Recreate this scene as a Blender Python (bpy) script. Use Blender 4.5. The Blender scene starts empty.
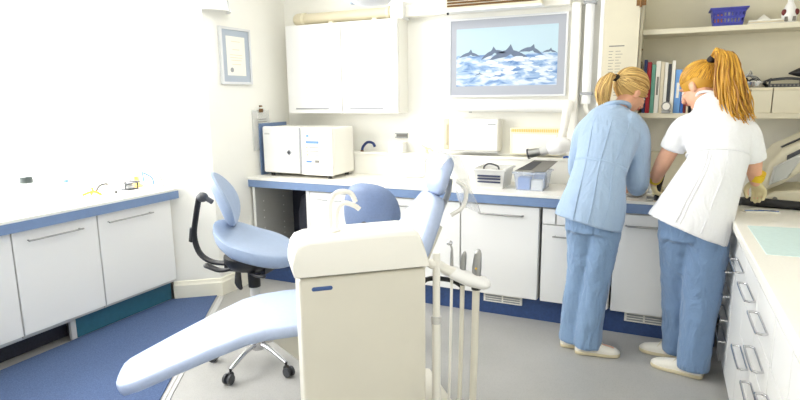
import bpy, bmesh, math, random
from mathutils import Vector, Matrix, noise
V = Vector
PI = math.pi
random.seed(11)
scene = bpy.context.scene
COL = scene.collection
ORG = {}

# ------------------------------------------------------------------ materials
def rgb(r, g, b):
    f = lambda c: ((c/255+0.055)/1.055)**2.4 if c > 10 else c/255/12.92
    return (f(r), f(g), f(b), 1)

def mat(name, c, rough=.5, metal=0, var=0.0, vscale=8, bump=0, bscale=60, spec=.5, trans=0, alpha=1, sheen=0, stretch=(1, 1, 1)):
    m = bpy.data.materials.new(name)
    m.use_nodes = True
    nt = m.node_tree; N = nt.nodes; L = nt.links
    b = N['Principled BSDF']
    c = rgb(*c)
    b.inputs['Base Color'].default_value = c
    b.inputs['Roughness'].default_value = rough
    b.inputs['Metallic'].default_value = metal
    b.inputs['Specular IOR Level'].default_value = spec
    b.inputs['Transmission Weight'].default_value = trans
    b.inputs['Alpha'].default_value = alpha
    b.inputs['Sheen Weight'].default_value = sheen
    if var or bump:
        tc = N.new('ShaderNodeTexCoord')
        mp = N.new('ShaderNodeMapping'); mp.inputs['Scale'].default_value = stretch
        L.new(tc.outputs['Object'], mp.inputs[0])
    if var:
        n = N.new('ShaderNodeTexNoise'); n.inputs['Scale'].default_value = vscale; n.inputs['Detail'].default_value = 4
        L.new(mp.outputs[0], n.inputs['Vector'])
        r = N.new('ShaderNodeValToRGB')
        r.color_ramp.elements[0].position = .3; r.color_ramp.elements[1].position = .7
        r.color_ramp.elements[0].color = tuple(x*(1-var) for x in c[:3])+(1,)
        r.color_ramp.elements[1].color = tuple(min(1, x*(1+var)) for x in c[:3])+(1,)
        L.new(n.outputs['Fac'], r.inputs[0]); L.new(r.outputs[0], b.inputs['Base Color'])
    if bump:
        n2 = N.new('ShaderNodeTexNoise'); n2.inputs['Scale'].default_value = bscale; n2.inputs['Detail'].default_value = 3
        L.new(mp.outputs[0], n2.inputs['Vector'])
        bp = N.new('ShaderNodeBump'); bp.inputs['Strength'].default_value = bump; bp.inputs['Distance'].default_value = .02
        L.new(n2.outputs['Fac'], bp.inputs['Height']); L.new(bp.outputs[0], b.inputs['Normal'])
    return m

M = dict(
    wall=mat('wall_paint', (243, 242, 235), .8, var=.015, vscale=3),
    reveal=mat('reveal_paint', (244, 243, 234), .8),
    ceiling=mat('ceiling_paint', (245, 244, 240), .9),
    skirting=mat('skirting_gloss', (243, 239, 222), .35),
    white=mat('white_laminate', (240, 240, 238), .35),
    offwhite=mat('ivory_plastic', (242, 240, 232), .35),
    beige=mat('beige_enamel', (222, 218, 204), .4, var=.02, vscale=5),
    cream=mat('cream_enamel', (236, 229, 204), .45),
    shelf=mat('shelf_board', (222, 216, 194), .5, var=.02),
    duct=mat('duct_cream', (222, 213, 186), .5),
    worktop=mat('worktop_laminate', (244, 242, 234), .35, var=.03, vscale=120),
    band=mat('blue_edging', (118, 142, 180), .4, var=.04, vscale=30),
    banddark=mat('blue_plinth', (52, 78, 128), .5, var=.12, vscale=60),
    teal=mat('teal_plinth', (48, 104, 124), .55, var=.06, vscale=30),
    black=mat('black_plastic', (26, 26, 30), .4),
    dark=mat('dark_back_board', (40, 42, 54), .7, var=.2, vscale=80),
    rubber=mat('grey_rubber', (70, 72, 76), .6),
    chrome=mat('chrome', (205, 205, 208), .18, metal=1),
    steel=mat('brushed_steel', (170, 170, 168), .35, metal=1),
    grey=mat('grey_plastic', (160, 162, 164), .45),
    greypanel=mat('grey_panel', (176, 176, 172), .5, var=.03),
    lightgrey=mat('light_grey_plastic', (205, 205, 202), .45),
    upholstery=mat('pale_blue_vinyl', (174, 188, 216), .4, var=.03, vscale=60, bump=.03, bscale=300),
    saddle=mat('pale_blue_leather', (150, 166, 190), .45, var=.03, vscale=40),
    stoolblue=mat('blue_vinyl', (112, 130, 164), .5, var=.06, vscale=90),
    badge=mat('dark_blue_badge', (60, 90, 145), .4),
    orange=mat('orange_plastic', (240, 150, 40), .4),
    yellow=mat('yellow_plastic', (240, 200, 90), .4),
    red=mat('red_cover', (170, 36, 50), .5), navy=mat('navy_cover', (36, 56, 110), .5),
    green=mat('green_cover', (110, 168, 150), .5), skyb=mat('sky_blue_cover', (110, 160, 220), .45),
    blue=mat('blue_cover', (50, 100, 180), .45), maroon=mat('maroon_cover', (110, 40, 40), .5),
    paper=mat('paper', (240, 238, 228), .8), creamcover=mat('cream_cover', (226, 216, 190), .6),
    brown=mat('brown_metal', (130, 96, 60), .4, metal=.6),
    basket=mat('violet_blue_plastic', (58, 62, 160), .4),
    mataqua=mat('aqua_mat', (204, 226, 224), .6, var=.03, vscale=50),
    hole=mat('dark_hole', (90, 88, 84), .8),
    ink=mat('grey_ink', (130, 128, 122), .8),
    darkink=mat('dark_label', (56, 62, 90), .6),
    labelblue=mat('blue_label', (96, 140, 205), .5),
    frame=mat('silver_frame', (222, 224, 226), .3, metal=.3),
    mount=mat('grey_blue_mount', (176, 186, 198), .7),
    mount2=mat('grey_mount', (172, 176, 186), .7),
    dolphin=mat('dolphin_grey', (104, 118, 142), .7, var=.1, vscale=30),
    foam=mat('sea_spray', (214, 224, 232), .7),
    skin=mat('skin', (232, 178, 148), .5, var=.05, vscale=25),
    lip=mat('lip', (190, 100, 92), .5),
    eyewhite=mat('eye_white', (240, 238, 234), .3), iris=mat('iris', (70, 96, 120), .3),
    shoe=mat('shoe_leather', (238, 234, 222), .45), sole=mat('shoe_sole', (220, 208, 174), .6),
    hairtie=mat('black_hair_tie', (30, 26, 28), .7),
    glove=mat('latex_glove', (226, 214, 170), .5), glovecuff=mat('yellow_cuff', (236, 200, 40), .5),
    clearcap=mat('bottle_cap', (60, 70, 70), .5),
)

def hair_mat(name, c1, c2):
    m = bpy.data.materials.new(name); m.use_nodes = True
    N = m.node_tree.nodes; L = m.node_tree.links; b = N['Principled BSDF']
    info = N.new('ShaderNodeTexCoord'); n = N.new('ShaderNodeTexNoise')
    n.inputs['Scale'].default_value = 18; n.inputs['Detail'].default_value = 2
    L.new(info.outputs['Object'], n.inputs['Vector'])
    at = N.new('ShaderNodeAttribute'); at.attribute_name = 'tone'; ad = N.new('ShaderNodeMath'); ad.operation = 'MULTIPLY_ADD'; ad.inputs[1].default_value = .3
    L.new(n.outputs['Fac'], ad.inputs[0]); L.new(at.outputs['Fac'], ad.inputs[2])
    r = N.new('ShaderNodeValToRGB'); r.color_ramp.elements[0].position = .12; r.color_ramp.elements[1].position = 1.0
    r.color_ramp.elements[0].color = rgb(*c1); r.color_ramp.elements[1].color = rgb(*c2)
    L.new(ad.outputs[0], r.inputs[0]); L.new(r.outputs[0], b.inputs['Base Color'])
    b.inputs['Roughness'].default_value = .5
    return m
M['hair_fair'] = hair_mat('fair_hair', (150, 108, 52), (246, 214, 140))
M['hair_gold'] = hair_mat('golden_hair', (146, 92, 24), (240, 188, 70))

def cloth(name, c, c2, fold=.25):
    m = mat(name, c, .85, sheen=.2)
    N = m.node_tree.nodes; L = m.node_tree.links; b = N['Principled BSDF']
    tc = N.new('ShaderNodeTexCoord')
    mp = N.new('ShaderNodeMapping'); mp.inputs['Scale'].default_value = (9, 9, 3.5)
    n = N.new('ShaderNodeTexNoise'); n.inputs['Scale'].default_value = 1; n.inputs['Detail'].default_value = 4; n.inputs['Distortion'].default_value = 1.2
    bp = N.new('ShaderNodeBump'); bp.inputs['Strength'].default_value = fold; bp.inputs['Distance'].default_value = .06
    n3 = N.new('ShaderNodeTexNoise'); n3.inputs['Scale'].default_value = 90
    mx = N.new('ShaderNodeMixRGB'); mx.inputs[1].default_value = rgb(*c); mx.inputs[2].default_value = rgb(*c2)
    L.new(tc.outputs['Object'], mp.inputs[0]); L.new(mp.outputs[0], n.inputs['Vector']); L.new(n.outputs['Fac'], bp.inputs['Height'])
    L.new(tc.outputs['Object'], n3.inputs['Vector']); L.new(n3.outputs['Fac'], mx.inputs[0]); L.new(mx.outputs[0], b.inputs['Base Color'])
    L.new(bp.outputs[0], b.inputs['Normal'])
    return m
M['scrub'] = cloth('blue_tunic_cotton', (164, 186, 212), (156, 180, 208), .35)
M['trouser'] = cloth('blue_trouser_cotton', (136, 164, 198), (124, 154, 190), .6)
M['trouser2'] = cloth('mid_blue_trouser_cotton', (124, 152, 188), (114, 143, 180), .6)
M['whitecloth'] = cloth('white_tunic_cotton', (240, 241, 244), (234, 235, 238), .35)
M['seam_blue'] = mat('blue_seam', (136, 168, 212), .9); M['seam_white'] = mat('white_seam', (222, 222, 216), .9)

def clear_mat(name, tint, fac=.45, rough=.2):
    m = bpy.data.materials.new(name); m.use_nodes = True
    N = m.node_tree.nodes; L = m.node_tree.links; N.remove(N['Principled BSDF'])
    out = N['Material Output']; t = N.new('ShaderNodeBsdfTransparent'); d = N.new('ShaderNodeBsdfPrincipled')
    d.inputs['Base Color'].default_value = rgb(*tint); d.inputs['Roughness'].default_value = rough
    x = N.new('ShaderNodeMixShader'); x.inputs[0].default_value = fac
    L.new(t.outputs[0], x.inputs[1]); L.new(d.outputs[0], x.inputs[2]); L.new(x.outputs[0], out.inputs[0])
    return m
M['film'] = clear_mat('clear_plastic_film', (236, 238, 238), .30)
M['tub'] = clear_mat('frosted_plastic', (214, 224, 242), .25)
M['tubwhite'] = clear_mat('frosted_white_plastic', (235, 235, 232), .8)
M['glass'] = clear_mat('window_glass', (255, 255, 255), .04, .02)
M['bottle'] = clear_mat('clear_bottle', (240, 244, 246), .35, .1)

def floor_mat():
    m = mat('speckled_grey_vinyl', (170, 169, 165), .42)
    N = m.node_tree.nodes; L = m.node_tree.links; b = N['Principled BSDF']
    tc = N.new('ShaderNodeTexCoord')
    v = N.new('ShaderNodeTexVoronoi'); v.inputs['Scale'].default_value = 140
    n = N.new('ShaderNodeTexNoise'); n.inputs['Scale'].default_value = 2.2; n.inputs['Detail'].default_value = 5
    r = N.new('ShaderNodeValToRGB'); r.color_ramp.elements[0].color = rgb(150, 149, 145); r.color_ramp.elements[1].color = rgb(170, 169, 165)
    r.color_ramp.elements[0].position = .3; r.color_ramp.elements[1].position = .7
    r2 = N.new('ShaderNodeValToRGB'); r2.color_ramp.elements[0].color = rgb(150, 149, 146); r2.color_ramp.elements[1].color = rgb(192, 191, 187)
    r2.color_ramp.elements[0].position = .0; r2.color_ramp.elements[1].position = .45
    L.new(tc.outputs['Object'], v.inputs['Vector']); L.new(tc.outputs['Object'], n.inputs['Vector'])
    L.new(n.outputs['Fac'], r.inputs[0]); L.new(v.outputs['Distance'], r2.inputs[0])
    x = N.new('ShaderNodeMixRGB'); x.inputs[0].default_value = .4
    L.new(r.outputs[0], x.inputs[1]); L.new(r2.outputs[0], x.inputs[2]); L.new(x.outputs[0], b.inputs['Base Color'])
    return m
M['floor'] = floor_mat()
M['carpet'] = mat('blue_carpet', (88, 110, 152), .95, var=.22, vscale=160, bump=.6, bscale=400)

def sea_mat():
    m = mat('printed_sea', (150, 180, 215), .7)
    N = m.node_tree.nodes; L = m.node_tree.links; b = N['Principled BSDF']
    tc = N.new('ShaderNodeTexCoord'); mp = N.new('ShaderNodeMapping'); mp.inputs['Scale'].default_value = (9, 9, 26)
    n = N.new('ShaderNodeTexNoise'); n.inputs['Scale'].default_value = 1; n.inputs['Detail'].default_value = 8; n.inputs['Distortion'].default_value = .6
    r = N.new('ShaderNodeValToRGB'); e = r.color_ramp.elements
    e[0].position = .36; e[0].color = rgb(100, 134, 186); e[1].position = .6; e[1].color = rgb(210, 220, 230)
    k = e.new(.47); k.color = rgb(150, 178, 212)
    L.new(tc.outputs['Object'], mp.inputs[0]); L.new(mp.outputs[0], n.inputs['Vector']); L.new(n.outputs['Fac'], r.inputs[0]); L.new(r.outputs[0], b.inputs['Base Color'])
    return m
M['sea'] = sea_mat()
M['sky'] = mat('printed_sky', (184, 208, 220), .7)

# ------------------------------------------------------------------ mesh builder
class MB:
    def __init__(s): s.bm = bmesh.new()
    def box(s, x0, x1, y0, y1, z0, z1):
        r = bmesh.ops.create_cube(s.bm, size=1)
        for v in r['verts']:
            v.co = V(((x0+x1)/2+v.co.x*(x1-x0), (y0+y1)/2+v.co.y*(y1-y0), (z0+z1)/2+v.co.z*(z1-z0)))
        return s
    def obox(s, c, ax, ay, az, hx, hy, hz):
        c, ax, ay, az = V(c), V(ax).normalized(), V(ay).normalized(), V(az).normalized()
        r = bmesh.ops.create_cube(s.bm, size=2)
        for v in r['verts']:
            v.co = c+ax*v.co.x*hx+ay*v.co.y*hy+az*v.co.z*hz
        return s
    def prism(s, pts, z0, z1):
        a = [s.bm.verts.new((x, y, z0)) for x, y in pts]; b = [s.bm.verts.new((x, y, z1)) for x, y in pts]
        n = len(pts)
        s.bm.faces.new(a[::-1]); s.bm.faces.new(b)
        for i in range(n): s.bm.faces.new((a[i], a[(i+1) % n], b[(i+1) % n], b[i]))
        return s
    def extr(s, pts, d):              # planar 3d polygon extruded by vector d
        d = V(d); a = [s.bm.verts.new(V(p)) for p in pts]; b = [s.bm.verts.new(V(p)+d) for p in pts]
        n = len(pts)
        s.bm.faces.new(a[::-1]); s.bm.faces.new(b)
        for i in range(n): s.bm.faces.new((a[i], a[(i+1) % n], b[(i+1) % n], b[i]))
        return s
    def rings(s, rings, close=True):
        vs = [[s.bm.verts.new(p) for p in r] for r in rings]
        n = len(vs[0])
        for i in range(len(vs)-1):
            for j in range(n):
                s.bm.faces.new((vs[i][j], vs[i][(j+1) % n], vs[i+1][(j+1) % n], vs[i+1][j]))
        if close:
            s.bm.faces.new(vs[0][::-1]); s.bm.faces.new(vs[-1])
        return s
    def tube(s, pts, r, seg=10, smooth=1, flat=1.0, up=None, cap=False):
        pts = [V(p) for p in pts]
        rad = r if isinstance(r, (list, tuple)) else [r]*len(pts)
        if smooth > 1 and len(pts) > 2:
            q, rr = [], []
            for i in range(len(pts)-1):
                p0 = pts[max(i-1, 0)]; p1 = pts[i]; p2 = pts[i+1]; p3 = pts[min(i+2, len(pts)-1)]
                for k in range(smooth):
                    t = k/smooth
                    q.append(.5*((2*p1)+(p2-p0)*t+(2*p0-5*p1+4*p2-p3)*t*t+(3*p1-p0-3*p2+p3)*t**3))
                    a, b = rad[i], rad[i+1]
                    rr.append((a[0]+(b[0]-a[0])*t, a[1]+(b[1]-a[1])*t) if isinstance(a, tuple) else a+(b-a)*t)
            q.append(pts[-1]); rr.append(rad[-1]); pts, rad = q, rr
        rg = []; n = len(pts); prev = V(up).normalized() if up else None
        if cap:
            def pr(p, d, rr_, fs):
                out = []
                for f, k in fs:
                    m_ = max(rr_) if isinstance(rr_, tuple) else rr_
                    out.append((p+d*m_*k, (rr_[0]*f, rr_[1]*f) if isinstance(rr_, tuple) else rr_*f))
                return out
            d0 = (pts[0]-pts[1]).normalized(); d1 = (pts[-1]-pts[-2]).normalized()
            A = pr(pts[0], d0, rad[0], [(.25, .9), (.7, .62), (.93, .3)]); B = pr(pts[-1], d1, rad[-1], [(.93, .3), (.7, .62), (.25, .9)])
            pts = [a[0] for a in A]+pts+[b[0] for b in B]; rad = [a[1] for a in A]+list(rad)+[b[1] for b in B]; n = len(pts)
        for i, p in enumerate(pts):
            t = (pts[min(i+1, n-1)]-pts[max(i-1, 0)]).normalized()
            if prev is None:
                prev = t.cross(V((0, 0, 1)));
                if prev.length < .1: prev = t.cross(V((0, 1, 0)))
                prev.normalize()
            a = (prev-t*prev.dot(t)).normalized()
            if not up: prev = a
            b = t.cross(a)
            ra, rb = rad[i] if isinstance(rad[i], tuple) else (rad[i], rad[i]*flat)
            rg.append([p+a*math.cos(2*PI*k/seg)*ra+b*math.sin(2*PI*k/seg)*rb for k in range(seg)])
        return s.rings(rg)
    def cyl(s, p, q, r, seg=20, r2=None):
        return s.tube([p, q], [r, r if r2 is None else r2], seg)
    def lathe(s, c, prof, seg=28, axis=(0, 0, 1)):
        c = V(c); ax = V(axis).normalized(); a = ax.orthogonal().normalized(); b = ax.cross(a)
        return s.rings([[c+ax*z+(a*math.cos(2*PI*k/seg)+b*math.sin(2*PI*k/seg))*max(r, 1e-4) for k in range(seg)] for r, z in prof])
    def sph(s, c, rx, ry=None, rz=None, rot=None, seg=20):
        ry = ry or rx; rz = rz or rx
        r = bmesh.ops.create_uvsphere(s.bm, u_segments=seg, v_segments=seg//2+2, radius=1)
        for v in r['verts']:
            p = V((v.co.x*rx, v.co.y*ry, v.co.z*rz))
            if rot is not None: p = rot @ p
            v.co = V(c)+p
        return s
    def build(s, name, material, parent=None, bevel=0, smooth=None, seg=2, sub=0, remesh=0, smoothit=0, disp=0, dscale=.1, local=False):
        me = bpy.data.meshes.new(name)
        bmesh.ops.recalc_face_normals(s.bm, faces=s.bm.faces)
        o0 = V((0, 0, 0))
        if parent is not None:
            if not local: o0 = ORG.get(parent.name, V((0, 0, 0)))
        else:
            xs = [v.co for v in s.bm.verts]
            lo = V((min(p.x for p in xs), min(p.y for p in xs), min(p.z for p in xs))); hi = V((max(p.x for p in xs), max(p.y for p in xs), 0))
            o0 = V(((lo.x+hi.x)/2, (lo.y+hi.y)/2, lo.z))
        if o0.length: bmesh.ops.translate(s.bm, verts=s.bm.verts, vec=-o0)
        s.bm.to_mesh(me); s.bm.free()
        o = bpy.data.objects.new(name, me); COL.objects.link(o)
        o.data.materials.append(M[material] if isinstance(material, str) else material)
        if parent is None: o.location = o0; ORG[o.name] = o0
        else:
            o.parent = parent; ORG[o.name] = V((0, 0, 0)) if local else ORG.get(parent.name, V((0, 0, 0)))
            if parent.parent is None and parent.type == 'MESH': pass
        if remesh:
            r = o.modifiers.new('remesh', 'REMESH'); r.mode = 'VOXEL'; r.voxel_size = remesh; r.use_smooth_shade = True
            if smoothit:
                k = o.modifiers.new('smooth', 'SMOOTH'); k.iterations = smoothit; k.factor = .5
            if disp:
                t = bpy.data.textures.new(name+'_folds', 'CLOUDS'); t.noise_scale = dscale; t.noise_depth = 2
                k = o.modifiers.new('folds', 'DISPLACE'); k.texture = t; k.strength = disp; k.mid_level = .5
        if bevel:
            b = o.modifiers.new('bevel', 'BEVEL'); b.width = bevel; b.segments = seg; b.limit_method = 'ANGLE'; b.angle_limit = math.radians(40)
        if sub:
            k = o.modifiers.new('sub', 'SUBSURF'); k.levels = k.render_levels = sub
        if smooth is None: smooth = bool(bevel or sub or remesh)
        if smooth:
            for p in me.polygons: p.use_smooth = True
            if not remesh and not sub: me.set_sharp_from_angle(angle=math.radians(50))
        return o

def tag(o, label, cat, group=None):
    o['label'] = label; o['category'] = cat
    if group: o['group'] = group
    return o
def struct(o):
    o['kind'] = 'structure'; return o
def thing(name, loc, label, cat, group=None):
    o = bpy.data.objects.new(name, None); COL.objects.link(o); o.location = loc; o.empty_display_size = .1
    ORG[o.name] = V(loc)
    return tag(o, label, cat, group)
def lab(o, l): o['label'] = l; return o
LAMP, SKY, EXPOSURE = 9.0, 9.0, 0.42
# ------------------------------------------------------------------ setting
H = 2.65
struct(MB().box(-3.95, 1.35, -1.75, 4.34, -.08, 0).build('floor', 'floor'))
struct(MB().box(-3.95, 1.35, -1.75, 4.34, H, H+.08).build('ceiling', 'ceiling'))
struct(MB().box(-3.03, 1.35, 4.19, 4.34, 0, H).build('wall_back', 'wall'))
struct(MB().box(1.20, 1.35, -1.6, 4.19, 0, H).build('wall_right', 'wall'))
struct(MB().box(-3.95, 1.35, -1.75, -1.6, 0, H).build('wall_rear', 'wall'))
struct(MB().prism([(-3.03, 4.34), (-3.03, 3.21), (-3.30, 3.0), (-3.80, 3.42), (-3.95, 3.42), (-3.95, 4.34)], 0, H).build('wall_left', 'wall'))
WY0, WY1, WZ0, WZ1 = .2, 3.36, .93, 2.58
w = MB()
w.box(-3.95, -3.8, -1.6, 3.42, 0, WZ0); w.box(-3.95, -3.8, -1.6, 3.42, WZ1, H)
w.box(-3.95, -3.8, -1.6, WY0, WZ0, WZ1); w.box(-3.95, -3.8, WY1, 3.42, WZ0, WZ1)
struct(w.build('wall_window', 'reveal'))
fr = MB()
fr.box(-3.90, -3.84, WY0, WY1, WZ0, WZ0+.05).box(-3.90, -3.84, WY0, WY1, WZ1-.05, WZ1)
for y in (WY0, 1.75, WY1-.05): fr.box(-3.90, -3.84, y, y+.05, WZ0+.05, WZ1-.05)
win = struct(fr.build('window_1', 'white', bevel=.004))
MB().box(-3.873, -3.867, WY0+.05, 1.75, WZ0+.05, WZ1-.05).box(-3.873, -3.867, 1.80, WY1-.05, WZ0+.05, WZ1-.05).build('window_glass', 'glass', win)
MB().box(-3.84, -3.815, 3.325, 3.345, 1.13, 1.22).cyl((-3.825, 3.335, 1.18), (-3.80, 3.335, 1.18), .008).build('window_latch', 'grey', win, bevel=.003)
# skirting: profile swept round the pier
def skirt(pts, name):
    m = MB(); prof = [(0, 0), (.022, 0), (.022, .105), (.014, .118), (.010, .135), (0, .14)]
    P = [V((x, y, 0)) for x, y in pts]; R = []
    for i, p in enumerate(P):
        d0 = (P[i]-P[i-1]).normalized() if i else (P[1]-P[0]).normalized()
        d1 = (P[i+1]-P[i]).normalized() if i < len(P)-1 else d0
        n0 = V((-d0.y, d0.x, 0)); n1 = V((-d1.y, d1.x, 0)); n = (n0+n1).normalized(); k = 1/max(.5, n.dot(n0))
        R.append([p-n*a*k+V((0, 0, b)) for a, b in prof])
    m.rings(R); return struct(m.build(name, 'skirting'))
skirt([(-3.302, 3.0), (-3.03, 3.21), (-3.03, 4.18)], 'baseboard_left')
# carpet and its edge strip
carpet = MB().prism([(-3.305, -1.5), (-3.305, 2.975), (-3.045, 3.175), (-3.035, 3.15), (-2.27, 1.94), (-1.03, -.03), (-.5, -1.5)], 0, .008).build('carpet', 'carpet')
tag(carpet, 'deep blue short-pile carpet along the window cabinets', 'carpet')
e0, e1 = V((-3.02, 3.165, 0)), V((-1.03, -.03, 0)); ed = (e1-e0).normalized(); en = V((-ed.y, ed.x, 0))
st = MB()
st.extr([e0+en*.002, e1+en*.002, e1+en*.04, e0+en*.04], (0, 0, .006)); st.extr([e0+en*.012, e1+en*.012, e1+en*.018, e0+en*.018], (0, 0, .011))
struct(st.build('trim_1', 'lightgrey'))
# boxed pipe ledge along the back wall
struct(MB().box(-3.03, -.385, 4.09, 4.19, .875, 1.04).box(-3.03, -.385, 4.075, 4.19, 1.04, 1.06).build('trim_2', 'wall', bevel=.003))
# ceiling lights
def ceil_light(x, y, label):
    t = thing('ceiling_light', (x, y, H), label, 'ceiling light', 'ceiling light panels')
    MB().box(x-.62, x+.62, y-.17, y+.17, H-.05, H).build('housing', 'white', t, bevel=.004)
    m = bpy.data.materials.get('lamp_diffuser')
    if not m:
        m = bpy.data.materials.new('lamp_diffuser'); m.use_nodes = True; b = m.node_tree.nodes['Principled BSDF']
        b.inputs['Emission Color'].default_value = (1, .975, .93, 1); b.inputs['Emission Strength'].default_value = LAMP
    MB().box(x-.59, x+.59, y-.14, y+.14, H-.062, H-.05).build('diffuser', m, t)
for x, y, l in ((-1.7, 2.9, 'long ceiling light panel above the dental chair'), (-.7, .7, 'long ceiling light panel above the near floor')):
    ceil_light(x, y, l)

# ------------------------------------------------------------------ cabinets, window side
def bar(p, q, off, r=.005):          # straight bar handle with two posts; off = vector off the face
    p, q, off = V(p), V(q), V(off); d = (q-p).normalized()
    m = MB(); m.cyl(p+off-d*.012, q+off+d*.012, r, 10)
    m.cyl(p, p+off, r*.8, 8).cyl(q, q+off, r*.8, 8)
    return m
GW = 'white cupboards under the window'
wl = [(2.388, 2.985, 'white window cupboard nearest the certificate wall', (2.46, 2.79)), (1.856, 2.382, 'middle white window cupboard beside the toe space', (1.94, 2.255)), (1.32, 1.85, 'white window cupboard at the left edge of the photo', (1.42, 1.75))]
for y0, y1, l, h in wl:
    t = thing('base_cabinet', (-3.5, (y0+y1)/2, .15), l, 'cabinet', GW)
    MB().box(-3.77, -3.272, y0, y1, .15, .783).build('body', 'lightgrey', t)
    d = MB().box(-3.27, -3.25, y0+.0015, y1-.0015, .172, .778).build('door', 'white', t, bevel=.002)
    bar((-3.25, h[0], .72), (-3.25, h[1], .72), (.03, 0, 0)).build('handle', 'steel', d)
t = thing('worktop', (-3.5, 2, .783), 'deep white worktop with blue front edge under the bright window', 'worktop')
wp = [(-3.222, .2), (-3.222, 3.045), (-3.302, 2.985), (-3.795, 3.40), (-3.795, .2)]
MB().prism(wp, .839, .859).build('surface', 'worktop', t, bevel=.003)
MB().box(-3.79, -3.225, .2, 2.99, .785, .839).build('core', 'lightgrey', t)
lab(MB().box(-3.2245, -3.219, .2, 3.04, .783, .839).build('edge_band', 'band', t), 'blue edge band')
tag(MB().box(-3.33, -3.31, 2.205, 2.975, .0085, .149).build('plinth_board', 'teal'), 'teal plinth board under the window cupboard nearest the certificate wall', 'plinth')
t = thing('toe_space_frame', (-3.31, 2.18, .0085), 'pale frame round the dark toe space under the window cupboards', 'frame')
MB().box(-3.33, -3.305, 2.165, 2.20, .0085, .130).build('post', 'lightgrey', t, bevel=.002)
MB().box(-3.33, -3.305, .25, 2.20, .131, .149).build('rail', 'lightgrey', t, bevel=.002)
MB().box(-3.42, -3.40, .25, 2.20, .0085, .149).build('toe_shade_board', 'dark', t)  # added dark board, its colour stands in for shade inside the toe space

# things standing on the window worktop
Z = .859
def bottle(x, y, h, r, label, capm='clearcap', body='bottle', z=Z, grp=None):
    t = thing('bottle', (x, y, z), label, 'bottle', grp)
    MB().lathe((x, y, z), [(r*.9, 0), (r, .006), (r, h*.62), (r*.45, h*.78), (r*.42, h*.86), (0, h*.86)], 20).build('flask', body, t, smooth=True)
    MB().lathe((x, y, z+h*.86), [(r*.5, 0), (r*.5, h*.13), (0, h*.14)], 16).build('cap', capm, t, smooth=True)
    return t
t = bottle(-3.62, 2.20, .29, .036, 'tall clear bottle with dark label at the far left of the window worktop', 'white')
lab(MB().lathe((-3.62, 2.20, Z+.135), [(.0370, 0), (.0370, .04)], 20).build('paper_label', 'clearcap', t), 'dark green label')
bottle(-3.70, 2.30, .15, .03, 'clear bottle with white cap on the window worktop', 'white')
bottle(-3.62, 2.46, .12, .028, 'small clear bottle with blue cap on the window worktop', 'labelblue')
bottle(-3.72, 2.62, .22, .03, 'tall clear flask standing closest to the window', 'white')
t = thing('impression_tray', (-3.50, 2.22, Z), 'blue plastic strip tray lying at the front of the window worktop', 'tray')
MB().box(-3.60, -3.58, 2.10, 2.32, Z, Z+.012).box(-3.44, -3.42, 2.10, 2.32, Z, Z+.012).box(-3.60, -3.42, 2.10, 2.12, Z, Z+.012).box(-3.60, -3.42, 2.30, 2.32, Z, Z+.012).box(-3.58, -3.44, 2.12, 2.30, Z, Z+.004).build('rim', 'bottle', t)
lab(MB().box(-3.435, -3.419, 2.10, 2.32, Z+.0125, Z+.016).build('rail', 'labelblue', t), 'blue rail')
t = thing('pliers', (-3.47, 2.57, Z), 'pliers with orange grips and a black handle on the window worktop', 'pliers')
MB().tube([(-3.55, 2.52, Z+.01), (-3.50, 2.54, Z+.03), (-3.47, 2.56, Z+.03), (-3.44, 2.58, Z+.008)], .009, 10, 4).tube([(-3.52, 2.56, Z+.01), (-3.49, 2.55, Z+.03), (-3.46, 2.53, Z+.05), (-3.45, 2.52, Z+.06)], .008, 10, 4).build('grip', 'orange', t, smooth=True)
lab(MB().tube([(-3.49, 2.58, Z+.035), (-3.52, 2.63, Z+.06), (-3.53, 2.68, Z+.065), (-3.53, 2.70, Z+.06)], .007, 10, 4).build('lever', 'black', t, smooth=True), 'black lever')
t = thing('plaster_model', (-3.52, 2.74, Z), 'small white plaster tooth model with a dark peg on the window worktop', 'model')
m = MB()
for k in range(9):
    a = PI*k/8; m.sph((-3.52+.035*math.sin(a), 2.715+.032*math.cos(a), Z+.022), .009, .009, .013, seg=10)
m.build('teeth', 'paper', t, smooth=True)
MB().lathe((-3.52, 2.715, Z), [(.045, 0), (.045, .012), (.038, .018)], 20).build('base', 'paper', t, smooth=True)
MB().sph((-3.45, 2.70, Z+.009), .009).build('peg', 'black', t, smooth=True)
t = thing('articulator', (-3.50, 2.86, Z), 'dark metal hinged articulator beside the yellow funnel on the window worktop', 'articulator')
MB().box(-3.54, -3.46, 2.81, 2.90, Z, Z+.010).box(-3.54, -3.46, 2.815, 2.89, Z+.045, Z+.052).build('plates', 'rubber', t, bevel=.002)
MB().cyl((-3.53, 2.90, Z+.01), (-3.53, 2.90, Z+.06), .006).cyl((-3.47, 2.90, Z+.01), (-3.47, 2.90, Z+.06), .006).cyl((-3.55, 2.90, Z+.055), (-3.45, 2.90, Z+.055), .007).cyl((-3.5, 2.82, Z), (-3.5, 2.82, Z+.066), .005).build('posts', 'rubber', t, smooth=True)
MB().lathe((-3.5, 2.85, Z+.012), [(.03, 0), (.032, .012), (.02, .03), (0, .032)]).build('cast', 'grey', t, smooth=True)
t = thing('mixing_funnel', (-3.56, 2.97, Z), 'pale yellow funnel cup near the far end of the window worktop', 'funnel')
MB().lathe((-3.56, 2.97, Z), [(.045, 0), (.045, .01), (.02, .03), (.018, .07), (.022, .075), (.022, .08), (.014, .08), (.012, .03), (0, .02)]).build('cup', 'yellow', t, smooth=True)
tag(MB().tube([(-3.50, 3.06, Z+.006), (-3.47, 3.045, Z+.03), (-3.49, 3.04, Z+.07), (-3.54, 3.02, Z+.10), (-3.58, 3.045, Z+.10), (-3.6, 3.07, Z+.005)], .006, 10, 5).build('coiled_cable', 'blue', smooth=True), 'short loop of blue cable at the far end of the window worktop', 'cable')

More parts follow.
